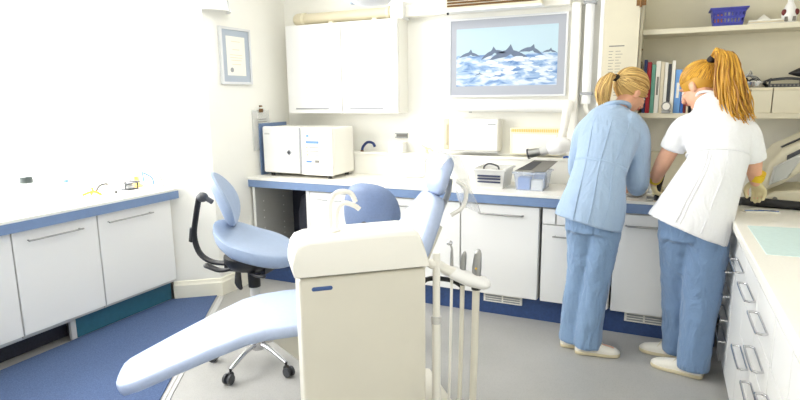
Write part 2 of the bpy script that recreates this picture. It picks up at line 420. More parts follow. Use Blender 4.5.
# ------------------------------------------------------------------ back bench
FY = 3.593                                  # front of the blue band
t = thing('worktop', (-1.3, 3.9, .797), 'long white worktop with blue front edge along the back wall', 'worktop')
MB().box(-3.028, .345, 3.588, 4.188, .855, .875).build('surface', 'worktop', t, bevel=.003)
MB().box(-3.02, .345, 3.60, 4.18, .799, .855).build('core', 'lightgrey', t)
lab(MB().box(-3.028, .345, 3.592, 3.598, .797, .855).build('edge_band', 'band', t), 'blue edge band')
# open unit
t = thing('open_cabinet', (-2.75, 3.9, .0), 'open doorless cabinet with peg holes under the steriliser', 'cabinet')
m = MB().box(-3.005, -2.985, 3.62, 4.15, .16, .797)
m.build('side_panel', 'greypanel', t)
lab(MB().box(-3.005, -2.985, 3.612, 3.62, .16, .797).build('front_edge', 'white', t), 'white front edge')
MB().box(-2.49, -2.46, 3.62, 4.15, .16, .797).build('side_panel', 'white', t)
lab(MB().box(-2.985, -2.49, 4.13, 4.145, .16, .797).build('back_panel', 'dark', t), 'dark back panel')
lab(MB().box(-2.985, -2.49, 3.612, 4.13, .16, .178).build('bottom_board', 'white', t), 'white bottom board')
h = MB()
for y in (3.72, 3.99):
    for z in (.28, .33, .38, .43, .52, .58, .66): h.cyl((-2.9851, y, z), (-2.9835, y, z), .006, 8)
h.build('peg_holes', 'white', t)
def bag():
    t = thing('waste_sack', (-2.60, 3.85, .178), 'black plastic sack standing in the open cabinet', 'bag')
    m = MB(); rg = []
    for i, (z, r) in enumerate(((0, .07), (.02, .095), (.2, .10), (.4, .098), (.52, .08), (.56, .03), (.58, .035), (.60, .05))):
        rg.append([V((-2.60+math.cos(a)*r*(1+.08*math.sin(5*a+i)), 3.85+math.sin(a)*r*(1+.1*math.sin(4*a+i*2)), .178+z)) for a in [2*PI*k/24 for k in range(24)]])
    m.rings(rg); m.build('sack', 'dark', t, smooth=True)
    MB().lathe((-2.60, 3.85, .178+.545), [(.034, 0), (.038, .008), (.034, .016)], 16).build('tie', 'black', t, smooth=True)
bag()
def base(x0, x1, name, label, doors, mt='white', grp=None, z0=.16):
    t = thing(name, ((x0+x1)/2, 3.9, z0), label, 'cabinet' if name == 'base_cabinet' else 'fridge', grp)
    MB().box(x0, x1, 3.634, 4.15, z0, .797).build('body', 'lightgrey', t)
    for nm, a, b, c, d, hh in doors:
        o = MB().box(a, b, 3.613, 3.632, c, d).build(nm, mt, t, bevel=.002)
        if hh:
            p, q = hh; m = MB()
            if name == 'base_cabinet': m = bar(p, q, (0, -.028, 0))
            else: m.tube([V(p), V(p)+V((.012, -.026, 0)), (V(p)+V(q))/2+V((0, -.034, 0)), V(q)+V((-.012, -.026, 0)), V(q)], [.005, .006, .007, .006, .005], 10, 5)
            m.build('handle', 'steel', o, smooth=True)
    return t
GB = 'white base units along the back wall'
base(-2.455, -1.93, 'base_cabinet', 'white cupboard under the back worktop next to the open cabinet', [('door', -2.452, -1.933, .16, .785, ((-2.35, 3.613, .736), (-2.03, 3.613, .736)))], grp=GB)
base(-1.925, -1.222, 'base_cabinet', 'white cupboard under the back worktop behind the dental chair back', [('door', -1.922, -1.225, .16, .785, ((-1.75, 3.613, .736), (-1.4, 3.613, .736)))], grp=GB)
base(-1.218, -.682, 'integrated_fridge', 'white fridge unit with curved handle under the two plastic tubs', [('door', -1.215, -.686, .16, .785, ((-1.085, 3.613, .728), (-.79, 3.613, .726)))])
base(-.668, -.236, 'base_cabinet', 'white drawer and door unit beside the woman in blue', [('drawer', -.662, -.583, .685, .785, None), ('drawer', -.573, -.242, .685, .785, None), ('door', -.662, -.242, .16, .675, ((-.58, 3.613, .61), (-.35, 3.613, .61)))], grp=GB)
base(-.226, .335, 'integrated_fridge', 'white fridge unit with curved handle between the two women', [('door', -.222, .332, .16, .785, ((-.16, 3.613, .715), (.10, 3.613, .722)))])
MB_ = MB().box(-3.005, .37, 3.668, 3.69, 0, .158)
tag(MB_.build('plinth_board', 'banddark'), 'dark blue plinth board along the foot of the back units', 'plinth')
def vent(x0, x1, label):
    t = thing('vent_grille', ((x0+x1)/2, 3.665, .09), label, 'vent', 'white plinth vents')
    m = MB().box(x0, x1, 3.655, 3.667, .088, .148); m.build('plate', 'offwhite', t, bevel=.002)
    for a, b in ((x0+.015, (x0+x1)/2-.006), ((x0+x1)/2+.006, x1-.015)):
        m = MB()
        for k in range(3): m.box(a, b, 3.6535, 3.655, .098+k*.016, .107+k*.016)
        m.build('slot', 'hole' if 0 else 'grey', t)
vent(-1.06, -.79, 'white vent grille in the blue plinth below the fridge under the tubs')
vent(-.14, .09, 'white vent grille in the blue plinth between the two women')

# steriliser (autoclave) on the worktop, turned a little
def autoclave():
    x0, x1, y0, y1, z0, z1 = -2.955, -2.30, 3.72, 4.06, .905, 1.275
    z0 = .900
    t = thing('steriliser', ((x0+x1)/2, (y0+y1)/2, .875), 'white bench steriliser with round-cornered door on the back worktop', 'steriliser')
    MB().box(x0+.01, x1, y0+.03, y1, z0, z1).build('casing', 'offwhite', t, bevel=.012)
    d = MB().box(x0, -2.60, y0-.01, y0+.028, z0+.005, z1+.005).build('door', 'white', t, bevel=.016, seg=4)
    MB().extr([(-2.72, y0-.014, 1.075), (-2.695, y0-.014, 1.10), (-2.67, y0-.014, 1.075), (-2.695, y0-.014, 1.05)], (0, .004, 0)).build('badge', 'grey', d)
    MB().cyl((-2.695, y0-.0145, 1.075), (-2.695, y0-.018, 1.075), .012).build('badge_disc', 'rubber', d)
    MB().box(-2.93, -2.88, y0-.0115, y0-.010, 1.215, 1.228).build('logo', 'lightgrey', d)
    p = MB().box(-2.585, x1, y0, y0+.028, z0, z1).build('control_panel', 'offwhite', t, bevel=.004)
    MB().box(-2.604, -2.586, y0-.002, y0+.025, z0+.01, z1-.004).build('hinge_strip', 'grey', t)
    MB().box(-2.54, -2.42, y0-.002, y0, 1.150, 1.170).box(-2.535, -2.51, y0-.002, y0, 1.20, 1.218).box(-2.54, -2.49, y0-.002, y0, 1.0, 1.015).build('blue_marks', 'labelblue', p)
    m = MB()
    for k in range(3): m.cyl((-2.53, y0-.003, 1.12-k*.03), (-2.53, y0, 1.12-k*.03), .006, 10)
    m.build('buttons', 'yellow', p)
    m = MB()
    for k in range(3): m.box(-2.51, -2.42, y0-.0015, y0, 1.118-k*.03, 1.123-k*.03)
    m.box(-2.46, -2.42, y0-.0015, y0, 1.0, 1.02).build('printed_lines', 'ink', p)
    for x, y in ((-2.90, 3.76), (-2.35, 3.76), (-2.90, 4.02), (-2.35, 4.02)):
        MB().cyl((x, y, .875), (x, y, z0+.002), .018, 14).build('foot', 'black', t)
autoclave()
# sheet and board on the certificate wall
t = thing('clip_file', (-3.02, 3.72, 1.28), 'clear plastic sheets hung from a metal clip on the certificate wall', 'file')
MB().box(-3.027, -3.024, 3.70, 3.92, 1.14, 1.40).build('sheet', 'paper', t)
MB().box(-3.0235, -3.021, 3.68, 3.90, 1.08, 1.41).build('cover', 'film', t)
MB().box(-3.0205, -3.008, 3.77, 3.81, 1.39, 1.42).build('clip', 'brown', t, bevel=.002)
MB().cyl((-3.03, 3.79, 1.44), (-3.005, 3.79, 1.44), .007, 10).build('hook', 'brown', t)
m = MB()
for k in range(3): m.box(-3.0208, -3.0205, 3.72, 3.86, 1.33-k*.02, 1.336-k*.02)
m.build('text_lines', 'ink', t)
t = thing('file_board', (-3.01, 3.95, .875), 'blue board propped upright behind the steriliser', 'board')
MB().extr([(-3.018, 3.75, .875), (-3.018, 4.12, .875), (-3.018, 4.12, 1.30), (-3.018, 3.75, 1.30)], (.010, 0, 0)).build('board', 'band', t)
lab(MB().box(-3.008, -3.006, 3.78, 4.09, .90, 1.27).build('sheet', 'stoolblue', t), 'darker blue sheet')
# certificate
t = thing('framed_certificate', (-3.02, 3.53, 1.62), 'framed certificate in a blue-grey mount on the wall left of the cupboards', 'picture')
cy0, cy1, cz0, cz1 = 3.355, 3.695, 1.613, 2.035
m = MB()
m.box(-3.029, -3.005, cy0, cy1, cz0, cz0+.018).box(-3.029, -3.005, cy0, cy1, cz1-.018, cz1).box(-3.029, -3.005, cy0, cy0+.018, cz0+.018, cz1-.018).box(-3.029, -3.005, cy1-.018, cy1, cz0+.018, cz1-.018)
m.build('frame', 'frame', t)
MB().box(-3.028, -3.015, cy0+.018, cy1-.018, cz0+.018, cz1-.018).build('mount', 'mount', t)
ce = MB().box(-3.015, -3.013, cy0+.065, cy1-.065, cz0+.065, cz1-.065).build('certificate', 'paper', t)
m = MB()
for z, a in ((1.93, .05), (1.87, .04), (1.83, .07), (1.81, .07), (1.79, .06), (1.76, .05)): m.box(-3.013, -3.0125, 3.525-a, 3.525+a, z, z+.005)
m.build('text_lines', 'creamcover', ce)
MB().lathe((-3.013, 3.47, 1.72), [(.018, 0), (.018, .002)], 16, axis=(1, 0, 0)).build('seal', 'grey', ce)
# wall light top left
t = thing('wall_light', (-3.0, 3.30, 2.13), 'white curved wall light above the certificate', 'light')
m = MB(); rg = []
for i in range(9):
    a = PI*i/8; rg.append([V((-3.03+.11*math.sin(a)+.0, 3.33-.14*math.cos(a), z)) for z in (2.13, 2.145)]+[V((-3.03+.075*math.sin(a), 3.33-.10*math.cos(a), z)) for z in (2.32, 2.30)])
m.rings(rg); m.build('shade', 'white', t, smooth=True)
MB().cyl((-2.93, 3.38, 2.128), (-2.945, 3.37, 2.33), .006).build('rod', 'lightgrey', t)
MB().box(-3.0295, -3.0, 3.25, 3.41, 2.325, 2.45).build('wall_plate', 'lightgrey', t, bevel=.004)

# wall cupboards
def wallcab(x0, x1, label, hx):
    t = thing('wall_cabinet', ((x0+x1)/2, 4.1, 1.378), label, 'cabinet', 'white wall cupboards above the steriliser')
    MB().box(x0, x1, 4.022, 4.188, 1.378, 2.088).build('body', 'offwhite', t)
    d = MB().box(x0+.003, x1-.003, 4.0, 4.02, 1.378, 2.088).build('door', 'white', t, bevel=.0015)
    MB().box(hx[0], hx[1], 3.994, 3.9995, 1.408, 1.420).build('handle', 'grey', d, bevel=.001)
wallcab(-2.888, -2.363, 'white wall cupboard nearest the corner, above the steriliser', (-2.81, -2.49))
wallcab(-2.361, -1.863, 'white wall cupboard nearest the sea picture', (-2.29, -1.99))
# fan duct on top of the cupboards
t = thing('duct_pipe', (-2.4, 4.0, 2.078), 'cream duct pipe lying along the top of the wall cupboards', 'pipe')
zc = 2.150
MB().cyl((-2.79, 4.12, zc), (-1.945, 4.12, zc+.0), .042, 24).build('tube', 'duct', t, smooth=True)
MB().tube([(-2.85, 4.185, zc), (-2.85, 4.15, zc), (-2.83, 4.125, zc), (-2.78, 4.12, zc)], .05, 20, 5).build('elbow', 'duct', t, smooth=True)
MB().cyl((-2.785, 4.12, zc), (-2.76, 4.12, zc), .05, 24).cyl((-2.0, 4.12, zc), (-1.975, 4.12, zc), .05, 24).build('collar', 'cream', t, smooth=True)
for x in (-2.5, -2.1): MB().box(x-.02, x+.02, 4.08, 4.16, 2.0885, 2.115).build('saddle', 'cream', t)
t = thing('cable_trunking', (-1.2, 4.15, 2.10), 'white boxed trunking running along the top of the back wall', 'trunking')
MB().box(-1.945, -1.84, 4.05, 4.188, 2.0885, 2.215).build('junction_box', 'white', t, bevel=.004)
MB().box(-1.84, -.62, 4.10, 4.188, 2.105, 2.19).build('channel', 'offwhite', t, bevel=.003)
# ventilator above picture
t = thing('wall_ventilator', (-1.1, 4.1, 2.11), 'slatted wall ventilator above the sea picture', 'ventilator')
MB().box(-1.49, -.80, 4.02, 4.099, 2.115, 2.30).build('casing', 'cream', t, bevel=.003)
m = MB()
for k in range(8): m.extr([(-1.47, 4.012, 2.135+k*.02), (-.82, 4.012, 2.135+k*.02), (-.82, 4.019, 2.147+k*.02), (-1.47, 4.019, 2.147+k*.02)], (0, -.004, .002))
m.build('slats', 'brown', t)
MB().box(-1.50, -.79, 4.0, 4.0995, 2.100, 2.114).build('sill', 'white', t)
MB().cyl((-1.47, 4.03, 2.085), (-1.47, 4.03, 2.10), .008).build('pull', 'black', t)

# picture of the sea
t = thing('sea_picture', (-1.07, 4.17, 1.495), 'framed picture of dolphins leaping in pale blue waves', 'picture')
px0, px1, pz0, pz1, py = -1.51, -.635, 1.495, 2.07, 4.165
MB().box(px0, px1, py, 4.188, pz0, pz0+.014).box(px0, px1, py, 4.188, pz1-.014, pz1).box(px0, px0+.014, py, 4.188, pz0+.014, pz1-.014).box(px1-.014, px1, py, 4.188, pz0+.014, pz1-.014).build('frame', 'frame', t)
MB().box(px0+.014, px1-.014, py+.006, 4.187, pz0+.014, pz1-.014).build('mount', 'mount2', t)
sx0, sx1, sz0, sz1 = -1.45, -.70, 1.575, 1.995
y = py+.005
pr = MB().box(sx0, sx1, y, y+.001, sz0, sz1).build('print_sky', 'sky', t)
hz = 1.80
pts = [(sx0, sz0), (sx1, sz0)]
for k in range(31):
    u = 1-k/30; pts.append((sx0+(sx1-sx0)*u, hz+.006*math.sin(u*25)+.004*math.sin(u*61)-.01*u*0))
MB().extr([(a, y-.0004, b) for a, b in pts], (0, .0004, 0)).build('print_sea', 'sea', t)
def dolphin(cx, cz, L, rot, hh):
    top = []; bot = []
    for k in range(17):
        u = k/16; x = (u-.5)*L; z = hh*math.sin(PI*min(1, u*1.02))**.8
        if .46 < u < .60: z += .030*L/.16*(u-.46)/.14
        top.append((x, z)); bot.append((x, z*.35 if .46 < u < .6 else (hh*math.sin(PI*u)**.8)*.30))
    P = top+bot[::-1][1:-1]; c, s = math.cos(rot), math.sin(rot)
    return [(cx+c*a-s*b, y-.0010, cz+s*a+c*b) for a, b in P]
for cx, cz, L, r, hh in ((-1.345, hz-.014, .17, .02, .038), (-1.16, hz-.014, .20, .22, .046), (-1.05, hz-.040, .30, .04, .070), (-.89, hz-.004, .18, -.16, .046), (-.755, hz-.003, .11, -.05, .022), (-1.27, 1.655, .07, .1, .012)):
    MB().extr(dolphin(cx, cz, L, r, hh), (0, .0005, 0)).build('printed_dolphin', 'dolphin', t)
m = MB(); random.seed(4)
for k in range(60):
    x = random.uniform(-1.2, -.74); z = random.uniform(1.62, 1.775); s = random.uniform(.008, .03)
    m.extr([(x+s*1.8*math.cos(a)*random.uniform(.5, 1), y-.0016-.00002*k, z+s*.5*math.sin(a)*random.uniform(.5, 1)) for a in [2*PI*i/9 for i in range(9)]], (0, .00001, 0))
m.build('printed_spray', 'foam', t)

# x-ray arm on the wall
t = thing('xray_unit', (-.6, 4.1, 1.07), 'white wall-mounted dental x-ray with folding arm and short cone', 'x-ray unit')
MB().box(-.605, -.545, 4.10, 4.188, 1.06, 2.12).build('wall_column', 'offwhite', t, bevel=.01)
MB().tube([(-1.44, 4.10, 1.435), (-1.30, 4.10, 1.432), (-.62, 4.10, 1.425)], [(.045, .036), (.045, .04), (.045, .04)], 20, 1, up=(0, 0, 1), cap=True).build('arm', 'white', t, smooth=True)
MB().cyl((-1.32, 4.12, 1.38), (-1.32, 4.12, 1.40), .012).build('joint', 'grey', t)
MB().tube([(-.60, 4.06, 1.44), (-.60, 4.02, 1.38), (-.61, 4.0, 1.27), (-.63, 3.97, 1.19)], [.034, .030, .026, .026], 16, 4, cap=True).build('lower_arm', 'offwhite', t, smooth=True)
MB().tube([(-.60, 3.98, 1.165), (-.64, 3.96, 1.155), (-.68, 3.95, 1.14)], [.055, .062, .045], 20, 4, cap=True).build('head', 'white', t, smooth=True)
MB().cyl((-.70, 3.95, 1.133), (-.755, 3.945, 1.118), .032, 24).build('collar', 'lightgrey', t, smooth=True)
MB().tube([(-.745, 3.947, 1.12), (-.835, 3.94, 1.10)], [.026, .033], 24).build('cone', 'steel', t, smooth=True)
lab(MB().cyl((-.83, 3.9405, 1.101), (-.842, 3.94, 1.098), .036, 24).build('cone_rim', 'rubber', t, smooth=True), 'dark rim')
# pipe and trims right of the column
t = thing('riser_pipe', (-.50, 4.12, 1.06), 'white vertical pipe with a small bracket right of the x-ray column', 'pipe')
MB().cyl((-.49, 4.12, 1.44), (-.49, 4.12, 2.64), .030, 20).build('pipe', 'white', t, smooth=True)
MB().tube([(-.49, 4.12, 1.45), (-.49, 4.12, 1.41), (-.475, 4.12, 1.385), (-.46, 4.15, 1.38), (-.45, 4.188, 1.38)], .016, 12, 4).build('elbow', 'offwhite', t, smooth=True)
for z in (1.50, 2.10): MB().box(-.53, -.45, 4.085, 4.16, z, z+.02).build('bracket', 'grey', t)
struct(MB().box(-.415, -.385, 4.05, 4.188, 1.06, 2.64).build('trim_3', 'white'))
struct(MB().box(-.383, -.375, 3.88, 4.188, .875, 2.64).build('trim_4', 'white'))

# wall box, phone, viewer, sockets
t = thing('towel_dispenser', (-1.27, 4.13, 1.085), 'plain white boxed paper towel dispenser on the wall below the sea picture', 'dispenser')
MB().box(-1.475, -1.09, 4.075, 4.188, 1.095, 1.335).build('cover', 'offwhite', t, bevel=.012, seg=3)
MB().box(-1.17, -1.11, 4.072, 4.075, 1.29, 1.297).build('logo', 'grey', t)
MB().box(-1.46, -1.10, 4.08, 4.18, 1.0855, 1.0945).build('base', 'lightgrey', t)
t = thing('wall_handset', (-1.53, 4.17, 1.09), 'narrow cream handset hanging left of the towel dispenser', 'handset')
MB().box(-1.555, -1.50, 4.16, 4.188, 1.095, 1.33).build('cradle', 'duct', t, bevel=.02, seg=3)
MB().box(-1.54, -1.515, 4.145, 4.16, 1.13, 1.29).build('receiver', 'creamcover', t, bevel=.006)
t = thing('xray_viewer', (-.83, 4.15, 1.08), 'cream box with ribbed top edge behind the x-ray cone', 'viewer')
MB().box(-1.01, -.655, 4.11, 4.188, 1.075, 1.27).build('case', 'cream', t, bevel=.005)
MB().box(-.99, -.675, 4.106, 4.11, 1.085, 1.225).build('screen', 'offwhite', t, bevel=.002)
m = MB()
for k in range(26): m.box(-1.0+k*.013, -.993+k*.013, 4.108, 4.112, 1.24, 1.262)
m.build('ribs', 'yellow', t)
for x, l in ((-1.742, 'white wall socket on the pipe ledge, left of the pair'), (-1.60, 'white wall socket on the pipe ledge, right of the pair')):
    t = thing('wall_socket', (x, 4.08, .95), l, 'socket', 'wall sockets')
    MB().box(x-.043, x+.043, 4.081, 4.09, .935, 1.02).build('plate', 'white', t, bevel=.003)
    MB().box(x-.003, x+.003, 4.0795, 4.081, .992, 1.0).box(x-.016, x-.010, 4.0795, 4.081, .962, .968).box(x+.010, x+.016, 4.0795, 4.081, .962, .968).build('pin_hole', 'grey', t)
tag(MB().tube([(-1.675, 4.084, 1.03), (-1.675, 4.082, .90), (-1.70, 4.04, .879), (-1.8, 4.0, .879)], .004, 8, 5).build('cable', 'lightgrey', smooth=True), 'thin pale cable dropping between the two wall sockets', 'cable')
t = thing('water_tap', (-1.66, 4.13, 1.06), 'small pale lever tap on the pipe ledge above the sockets', 'tap')
MB().lathe((-1.68, 4.13, 1.06), [(.018, 0), (.014, .01), (.012, .035), (.016, .04), (0, .05)], 16).build('body', 'duct', t, smooth=True)
MB().tube([(-1.68, 4.13, 1.09), (-1.64, 4.10, 1.10), (-1.61, 4.08, 1.085)], .007, 10, 4).tube([(-1.68, 4.13, 1.10), (-1.72, 4.12, 1.125)], .005, 8).build('lever', 'duct', t, smooth=True)
t = thing('soap_box', (-1.92, 4.13, 1.06), 'white square container standing on the pipe ledge below the wall cupboards', 'box')
MB().box(-2.0, -1.87, 4.085, 4.17, 1.06, 1.135).build('tub', 'white', t, bevel=.006)
MB().box(-2.005, -1.865, 4.08, 4.175, 1.1355, 1.145).build('lid', 'offwhite', t, bevel=.003)
t = thing('label_holder', (-1.92, 4.17, 1.17), 'grey wire label holder on the wall above the white square container', 'holder')
MB().box(-1.975, -1.865, 4.17, 4.188, 1.175, 1.182).box(-1.975, -1.865, 4.17, 4.188, 1.205, 1.212).build('rail', 'grey', t)
MB().box(-1.965, -1.87, 4.178, 4.188, 1.183, 1.204).build('card', 'ink', t)
t = thing('desk_hose', (-2.20, 4.13, 1.06), 'arched dark blue hose on the pipe ledge right of the steriliser', 'hose')
MB().tube([(-2.25, 4.11, 1.068), (-2.245, 4.12, 1.10), (-2.21, 4.13, 1.135), (-2.16, 4.13, 1.13), (-2.14, 4.13, 1.10)], .011, 12, 5).build('hose', 'navy', t, smooth=True)
MB().cyl((-2.25, 4.11, 1.06), (-2.25, 4.11, 1.07), .014).build('foot', 'brown', t)

# plastic tubs
def tub(x0, x1, y0, y1, z1, nm, label, wallm):
    z0 = .875; t = thing(nm, ((x0+x1)/2, (y0+y1)/2, z0), label, 'tub'); f = .018; k = .004
    def wall(a, b, c, d, A, B, C, D):
        return [(a, b, z0), (c, d, z0), (C, D, z1), (A, B, z1)]
    m = MB()
    m.box(x0+f, x1-f, y0+f, y1-f, z0, z0+.004)
    m.extr([(x0+f, y0+f, z0), (x1-f, y0+f, z0), (x1, y0, z1), (x0, y0, z1)], (0, k, 0))
    m.extr([(x0+f, y1-f, z0), (x1-f, y1-f, z0), (x1, y1, z1), (x0, y1, z1)], (0, -k, 0))
    m.extr([(x0+f, y0+f, z0), (x0+f, y1-f, z0), (x0, y1, z1), (x0, y0, z1)], (k, 0, 0))
    m.extr([(x1-f, y0+f, z0), (x1-f, y1-f, z0), (x1, y1, z1), (x1, y0, z1)], (-k, 0, 0))
    m.build('tub', wallm, t)
    m = MB(); e = .010
    m.box(x0-e, x1+e, y0-e, y0, z1-.012, z1).box(x0-e, x1+e, y1, y1+e, z1-.012, z1).box(x0-e, x0, y0, y1, z1-.012, z1).box(x1, x1+e, y0, y1, z1-.012, z1)
    m.build('rim', wallm, t, bevel=.002)
    return t
t = tub(-1.165, -.945, 3.72, 3.98, 1.01, 'storage_tub', 'white plastic tub with dark striped label and grey handle, left of the two tubs', 'tubwhite')
MB().tube([(-1.10, 3.74, 1.0), (-1.09, 3.74, 1.03), (-1.055, 3.74, 1.045), (-1.0, 3.74, 1.03), (-.99, 3.74, 1.0)], .006, 10, 4).build('handle', 'rubber', t, smooth=True)
m = MB()
for k, z in enumerate((.915, .937, .957)):
    m.box(-1.135, -.975, 3.716+.0-.0035*k+.004, 3.724, z, z+.011)
m.build('label_strip', 'darkink', t)
for k in range(4):
    tag(MB().box(-1.13+k*.042, -1.095+k*.042, 3.78, 3.93, .8795, .985+.004*(k % 2)).build('sachet_pack', ['paper', 'grey', 'creamcover', 'paper'][k], bevel=.002), ['white packet at the left inside the white tub', 'grey packet inside the white tub', 'cream packet inside the white tub', 'white packet at the right inside the white tub'][k], 'packet', 'packets in the white tub')
t = tub(-.885, -.672, 3.715, 3.96, 1.00, 'storage_tub', 'translucent blue plastic tub with its lid loose, right of the two tubs', 'tub')
for nm, a, b, c, d, e, f, ml, lb in (('carton', -.86, -.78, 3.74, 3.82, .8795, .96, 'labelblue', 'light blue carton in the translucent blue tub'), ('carton', -.77, -.70, 3.74, 3.80, .8795, .945, 'paper', 'white carton at the front of the translucent blue tub'), ('carton', -.85, -.79, 3.84, 3.92, .8795, .985, 'paper', 'white carton at the back of the translucent blue tub'), ('carton', -.775, -.70, 3.83, 3.92, .8795, .98, 'band', 'darker blue carton at the back of the translucent blue tub')):
    tag(MB().box(a, b, c, d, e, f).build(nm, ml, bevel=.002), lb, 'carton', 'cartons in the blue tub')
t = thing('tub_lid', (-.75, 3.85, 1.0), 'dark patterned lid flap propped on the translucent blue tub', 'lid')
MB().extr([(-.87, 3.71, 1.004), (-.68, 3.73, 1.004), (-.64, 3.97, 1.05), (-.80, 3.97, 1.05)], (0, 0, .005)).build('flap', 'ink', t)
lab(MB().extr([(-.86, 3.735, 1.0135), (-.77, 3.745, 1.0135), (-.74, 3.93, 1.046), (-.80, 3.93, 1.046)], (0, 0, .004)).build('dark_panel', 'rubber', t), 'dark panel')
tag(MB().tube([(-.62, 4.09, 1.067), (-.60, 4.10, 1.072), (-.575, 4.10, 1.067)], .007, 10, 3).build('marker_pen', 'blue', smooth=True), 'short blue pen on the pipe ledge beside the woman in blue', 'pen')
# ------------------------------------------------------------------ shelves at the right
t = thing('paper_notice', (-.29, 3.86, 1.45), 'typed paper notice pinned to the cream cupboard panel', 'notice')
MB().box(-.345, -.235, 3.8605, 3.8615, 1.46, 1.82).build('sheet', 'shelf', t)
m = MB(); random.seed(9)
m.box(-.335, -.245, 3.860, 3.8605, 1.795, 1.802)
for k in range(16):
    z = 1.765-k*.018
    m.box(-.335, -.335+random.uniform(.02, .035), 3.860, 3.8605, z, z+.003).box(-.295, -.295+random.uniform(.02, .045), 3.860, 3.8605, z, z+.003)
m.build('text_lines', 'ink', t)
t = thing('shelf_unit', (.4, 4.0, 1.1), 'cream wall shelving above the corner worktop, its open door carrying a notice', 'shelves')
ud = MB().box(-.372, -.165, 3.862, 3.882, 1.10, 2.55).build('door', 'shelf', t, bevel=.002)
MB().box(-.19, -.135, 3.852, 3.8615, 2.03, 2.065).cyl((-.165, 3.852, 2.02), (-.165, 3.852, 2.075), .007).build('hinge', 'brown', ud)
MB().box(-.163, -.148, 3.90, 4.188, 1.10, 2.55).build('side_panel', 'shelf', t)
MB().box(-.147, 1.198, 3.93, 4.188, 1.862, 1.893).build('shelf', 'shelf', t, bevel=.003)
MB().box(-.147, 1.198, 3.93, 4.188, 1.352, 1.383).build('shelf', 'shelf', t, bevel=.003)
MB().box(-.147, 1.198, 4.180, 4.1885, 1.383, 2.55).build('back_panel', 'shelf', t)
for k, z in enumerate((1.62, 1.70, 1.78)): MB().cyl((-.1475, 4.0, z), (-.142, 4.0, z), .005, 8).build('peg', 'brown', t)
# books
x = -.128
books = [('navy', .020, .33, 'thin navy binder at the left end of the book row'), ('red', .026, .315, 'red book second from the left of the row'), ('green', .024, .30, 'green-grey book beside the red one'), ('paper', .028, .32, 'white book beside the green-grey one'), ('creamcover', .022, .315, 'slim cream book in the middle of the row'), ('paper', .020, .31, 'slim white book right of the cream one'), ('rubber', .020, .30, 'dark book behind the small clock'), ('paper', .022, .32, 'white book left of the light blue binder'), ('skyb', .038, .265, 'thick light blue binder'), ('blue', .018, .215, 'mid blue book right of the light blue binder'), ('maroon', .016, .19, 'low maroon book near the right of the row'), ('creamcover', .012, .18, 'low cream booklet near the right of the row'), ('black', .020, .175, 'low black book at the right end of the row')]
for i, (c, w, h, l) in enumerate(books):
    y0 = 3.945; d = .19
    t = thing('book', (x+w/2, y0, 1.383), l, 'book', 'books on the lower shelf')
    g = .0015
    cv = MB(); cv.box(x+g, x+w-g, y0, y0+.004, 1.383, 1.383+h)
    cv.box(x+g, x+g+.002, y0+.004, y0+d, 1.383, 1.383+h).box(x+w-g-.002, x+w-g, y0+.004, y0+d, 1.383, 1.383+h)
    cv.build('cover', c, t)
    MB().box(x+g+.002, x+w-g-.002, y0+.0041, y0+d-.005, 1.386, 1.383+h-.004).build('pages', 'paper', t)
    if i in (3, 8, 9): MB().box(x+w*.3, x+w*.7, y0-.0008, y0, 1.383+h*.35, 1.383+h*.7).build('spine_label', 'ink' if i == 3 else 'paper', t)
    x += w
t = thing('small_clock', (.02, 3.935, 1.383), 'small round silver clock standing in front of the books', 'clock')
MB().lathe((.015, 3.925, 1.425), [(.026, -.006), (.028, .0), (.026, .008)], 24, axis=(0, 1, 0)).build('case', 'steel', t, smooth=True)
MB().lathe((.015, 3.918, 1.425), [(.021, 0), (.021, .0009)], 24, axis=(0, 1, 0)).build('dial', 'paper', t)
MB().box(-.01, .04, 3.915, 3.94, 1.383, 1.400).build('stand', 'steel', t, bevel=.002)
# cream boxes on the shelf
for x0, x1, l in ((.215, .462, 'cream card box on the lower shelf behind the ponytail'), (.466, .575, 'narrow cream card box on the lower shelf, between its wider neighbours'), (.579, .86, 'cream card box at the right end of the lower shelf')):
    t = thing('file_box', ((x0+x1)/2, 4.0, 1.383), l, 'box', 'cream boxes on the lower shelf')
    MB().box(x0, x1-.001, 3.955, 4.15, 1.383, 1.515).build('box', 'shelf', t, bevel=.003)
    MB().box(x0-.001, x1, 3.953, 4.152, 1.5155, 1.532).build('lid', 'creamcover', t, bevel=.002)
# kidney dishes etc. on the boxes
t = thing('instrument_tangle', (.46, 4.05, 1.532), 'wire rack with coiled dark tubing heaped on the cream boxes', 'rack')
m = MB(); random.seed(3)
for k in range(7):
    a0 = random.uniform(0, 6); cx, cy = .46+random.uniform(-.07, .08), 4.06+random.uniform(-.03, .03); r = random.uniform(.035, .06)
    m.tube([(cx+r*math.cos(a0+i*.8), cy+r*.7*math.sin(a0+i*.8), 1.545+.006*k+.012*math.sin(i*1.3+k)) for i in range(9)], .007, 8, 3)
m.build('tubing', 'rubber', t, smooth=True)
m = MB()
for k in range(5): m.tube([(.37+k*.012, 4.0, 1.535+k*.006), (.42+k*.01, 4.02, 1.590+k*.01), (.49, 4.05, 1.60-k*.01), (.54, 4.08, 1.55)], .004, 8, 4)
m.build('wires', 'chrome', t, smooth=True)
t = thing('kidney_dish', (.50, 4.02, 1.532), 'shiny steel kidney dish resting on the cream boxes', 'dish')
rg = []
for sc_, z in ((.75, 0), (.95, .012), (1, .035), (.96, .035), (.9, .014), (.7, .004)):
    rg.append([V((.485+.065*sc_*math.cos(a), 4.00+.045*sc_*math.sin(a)+.018*math.cos(a)**2, 1.532+z)) for a in [2*PI*k/28 for k in range(28)]])
MB().rings(rg).build('dish', 'chrome', t, smooth=True)
MB().sph((.475, 4.0, 1.556), .022, .022, .018).sph((.505, 3.995, 1.556), .016).sph((.45, 4.01, 1.552), .014).build('cotton', 'paper', t, smooth=True)
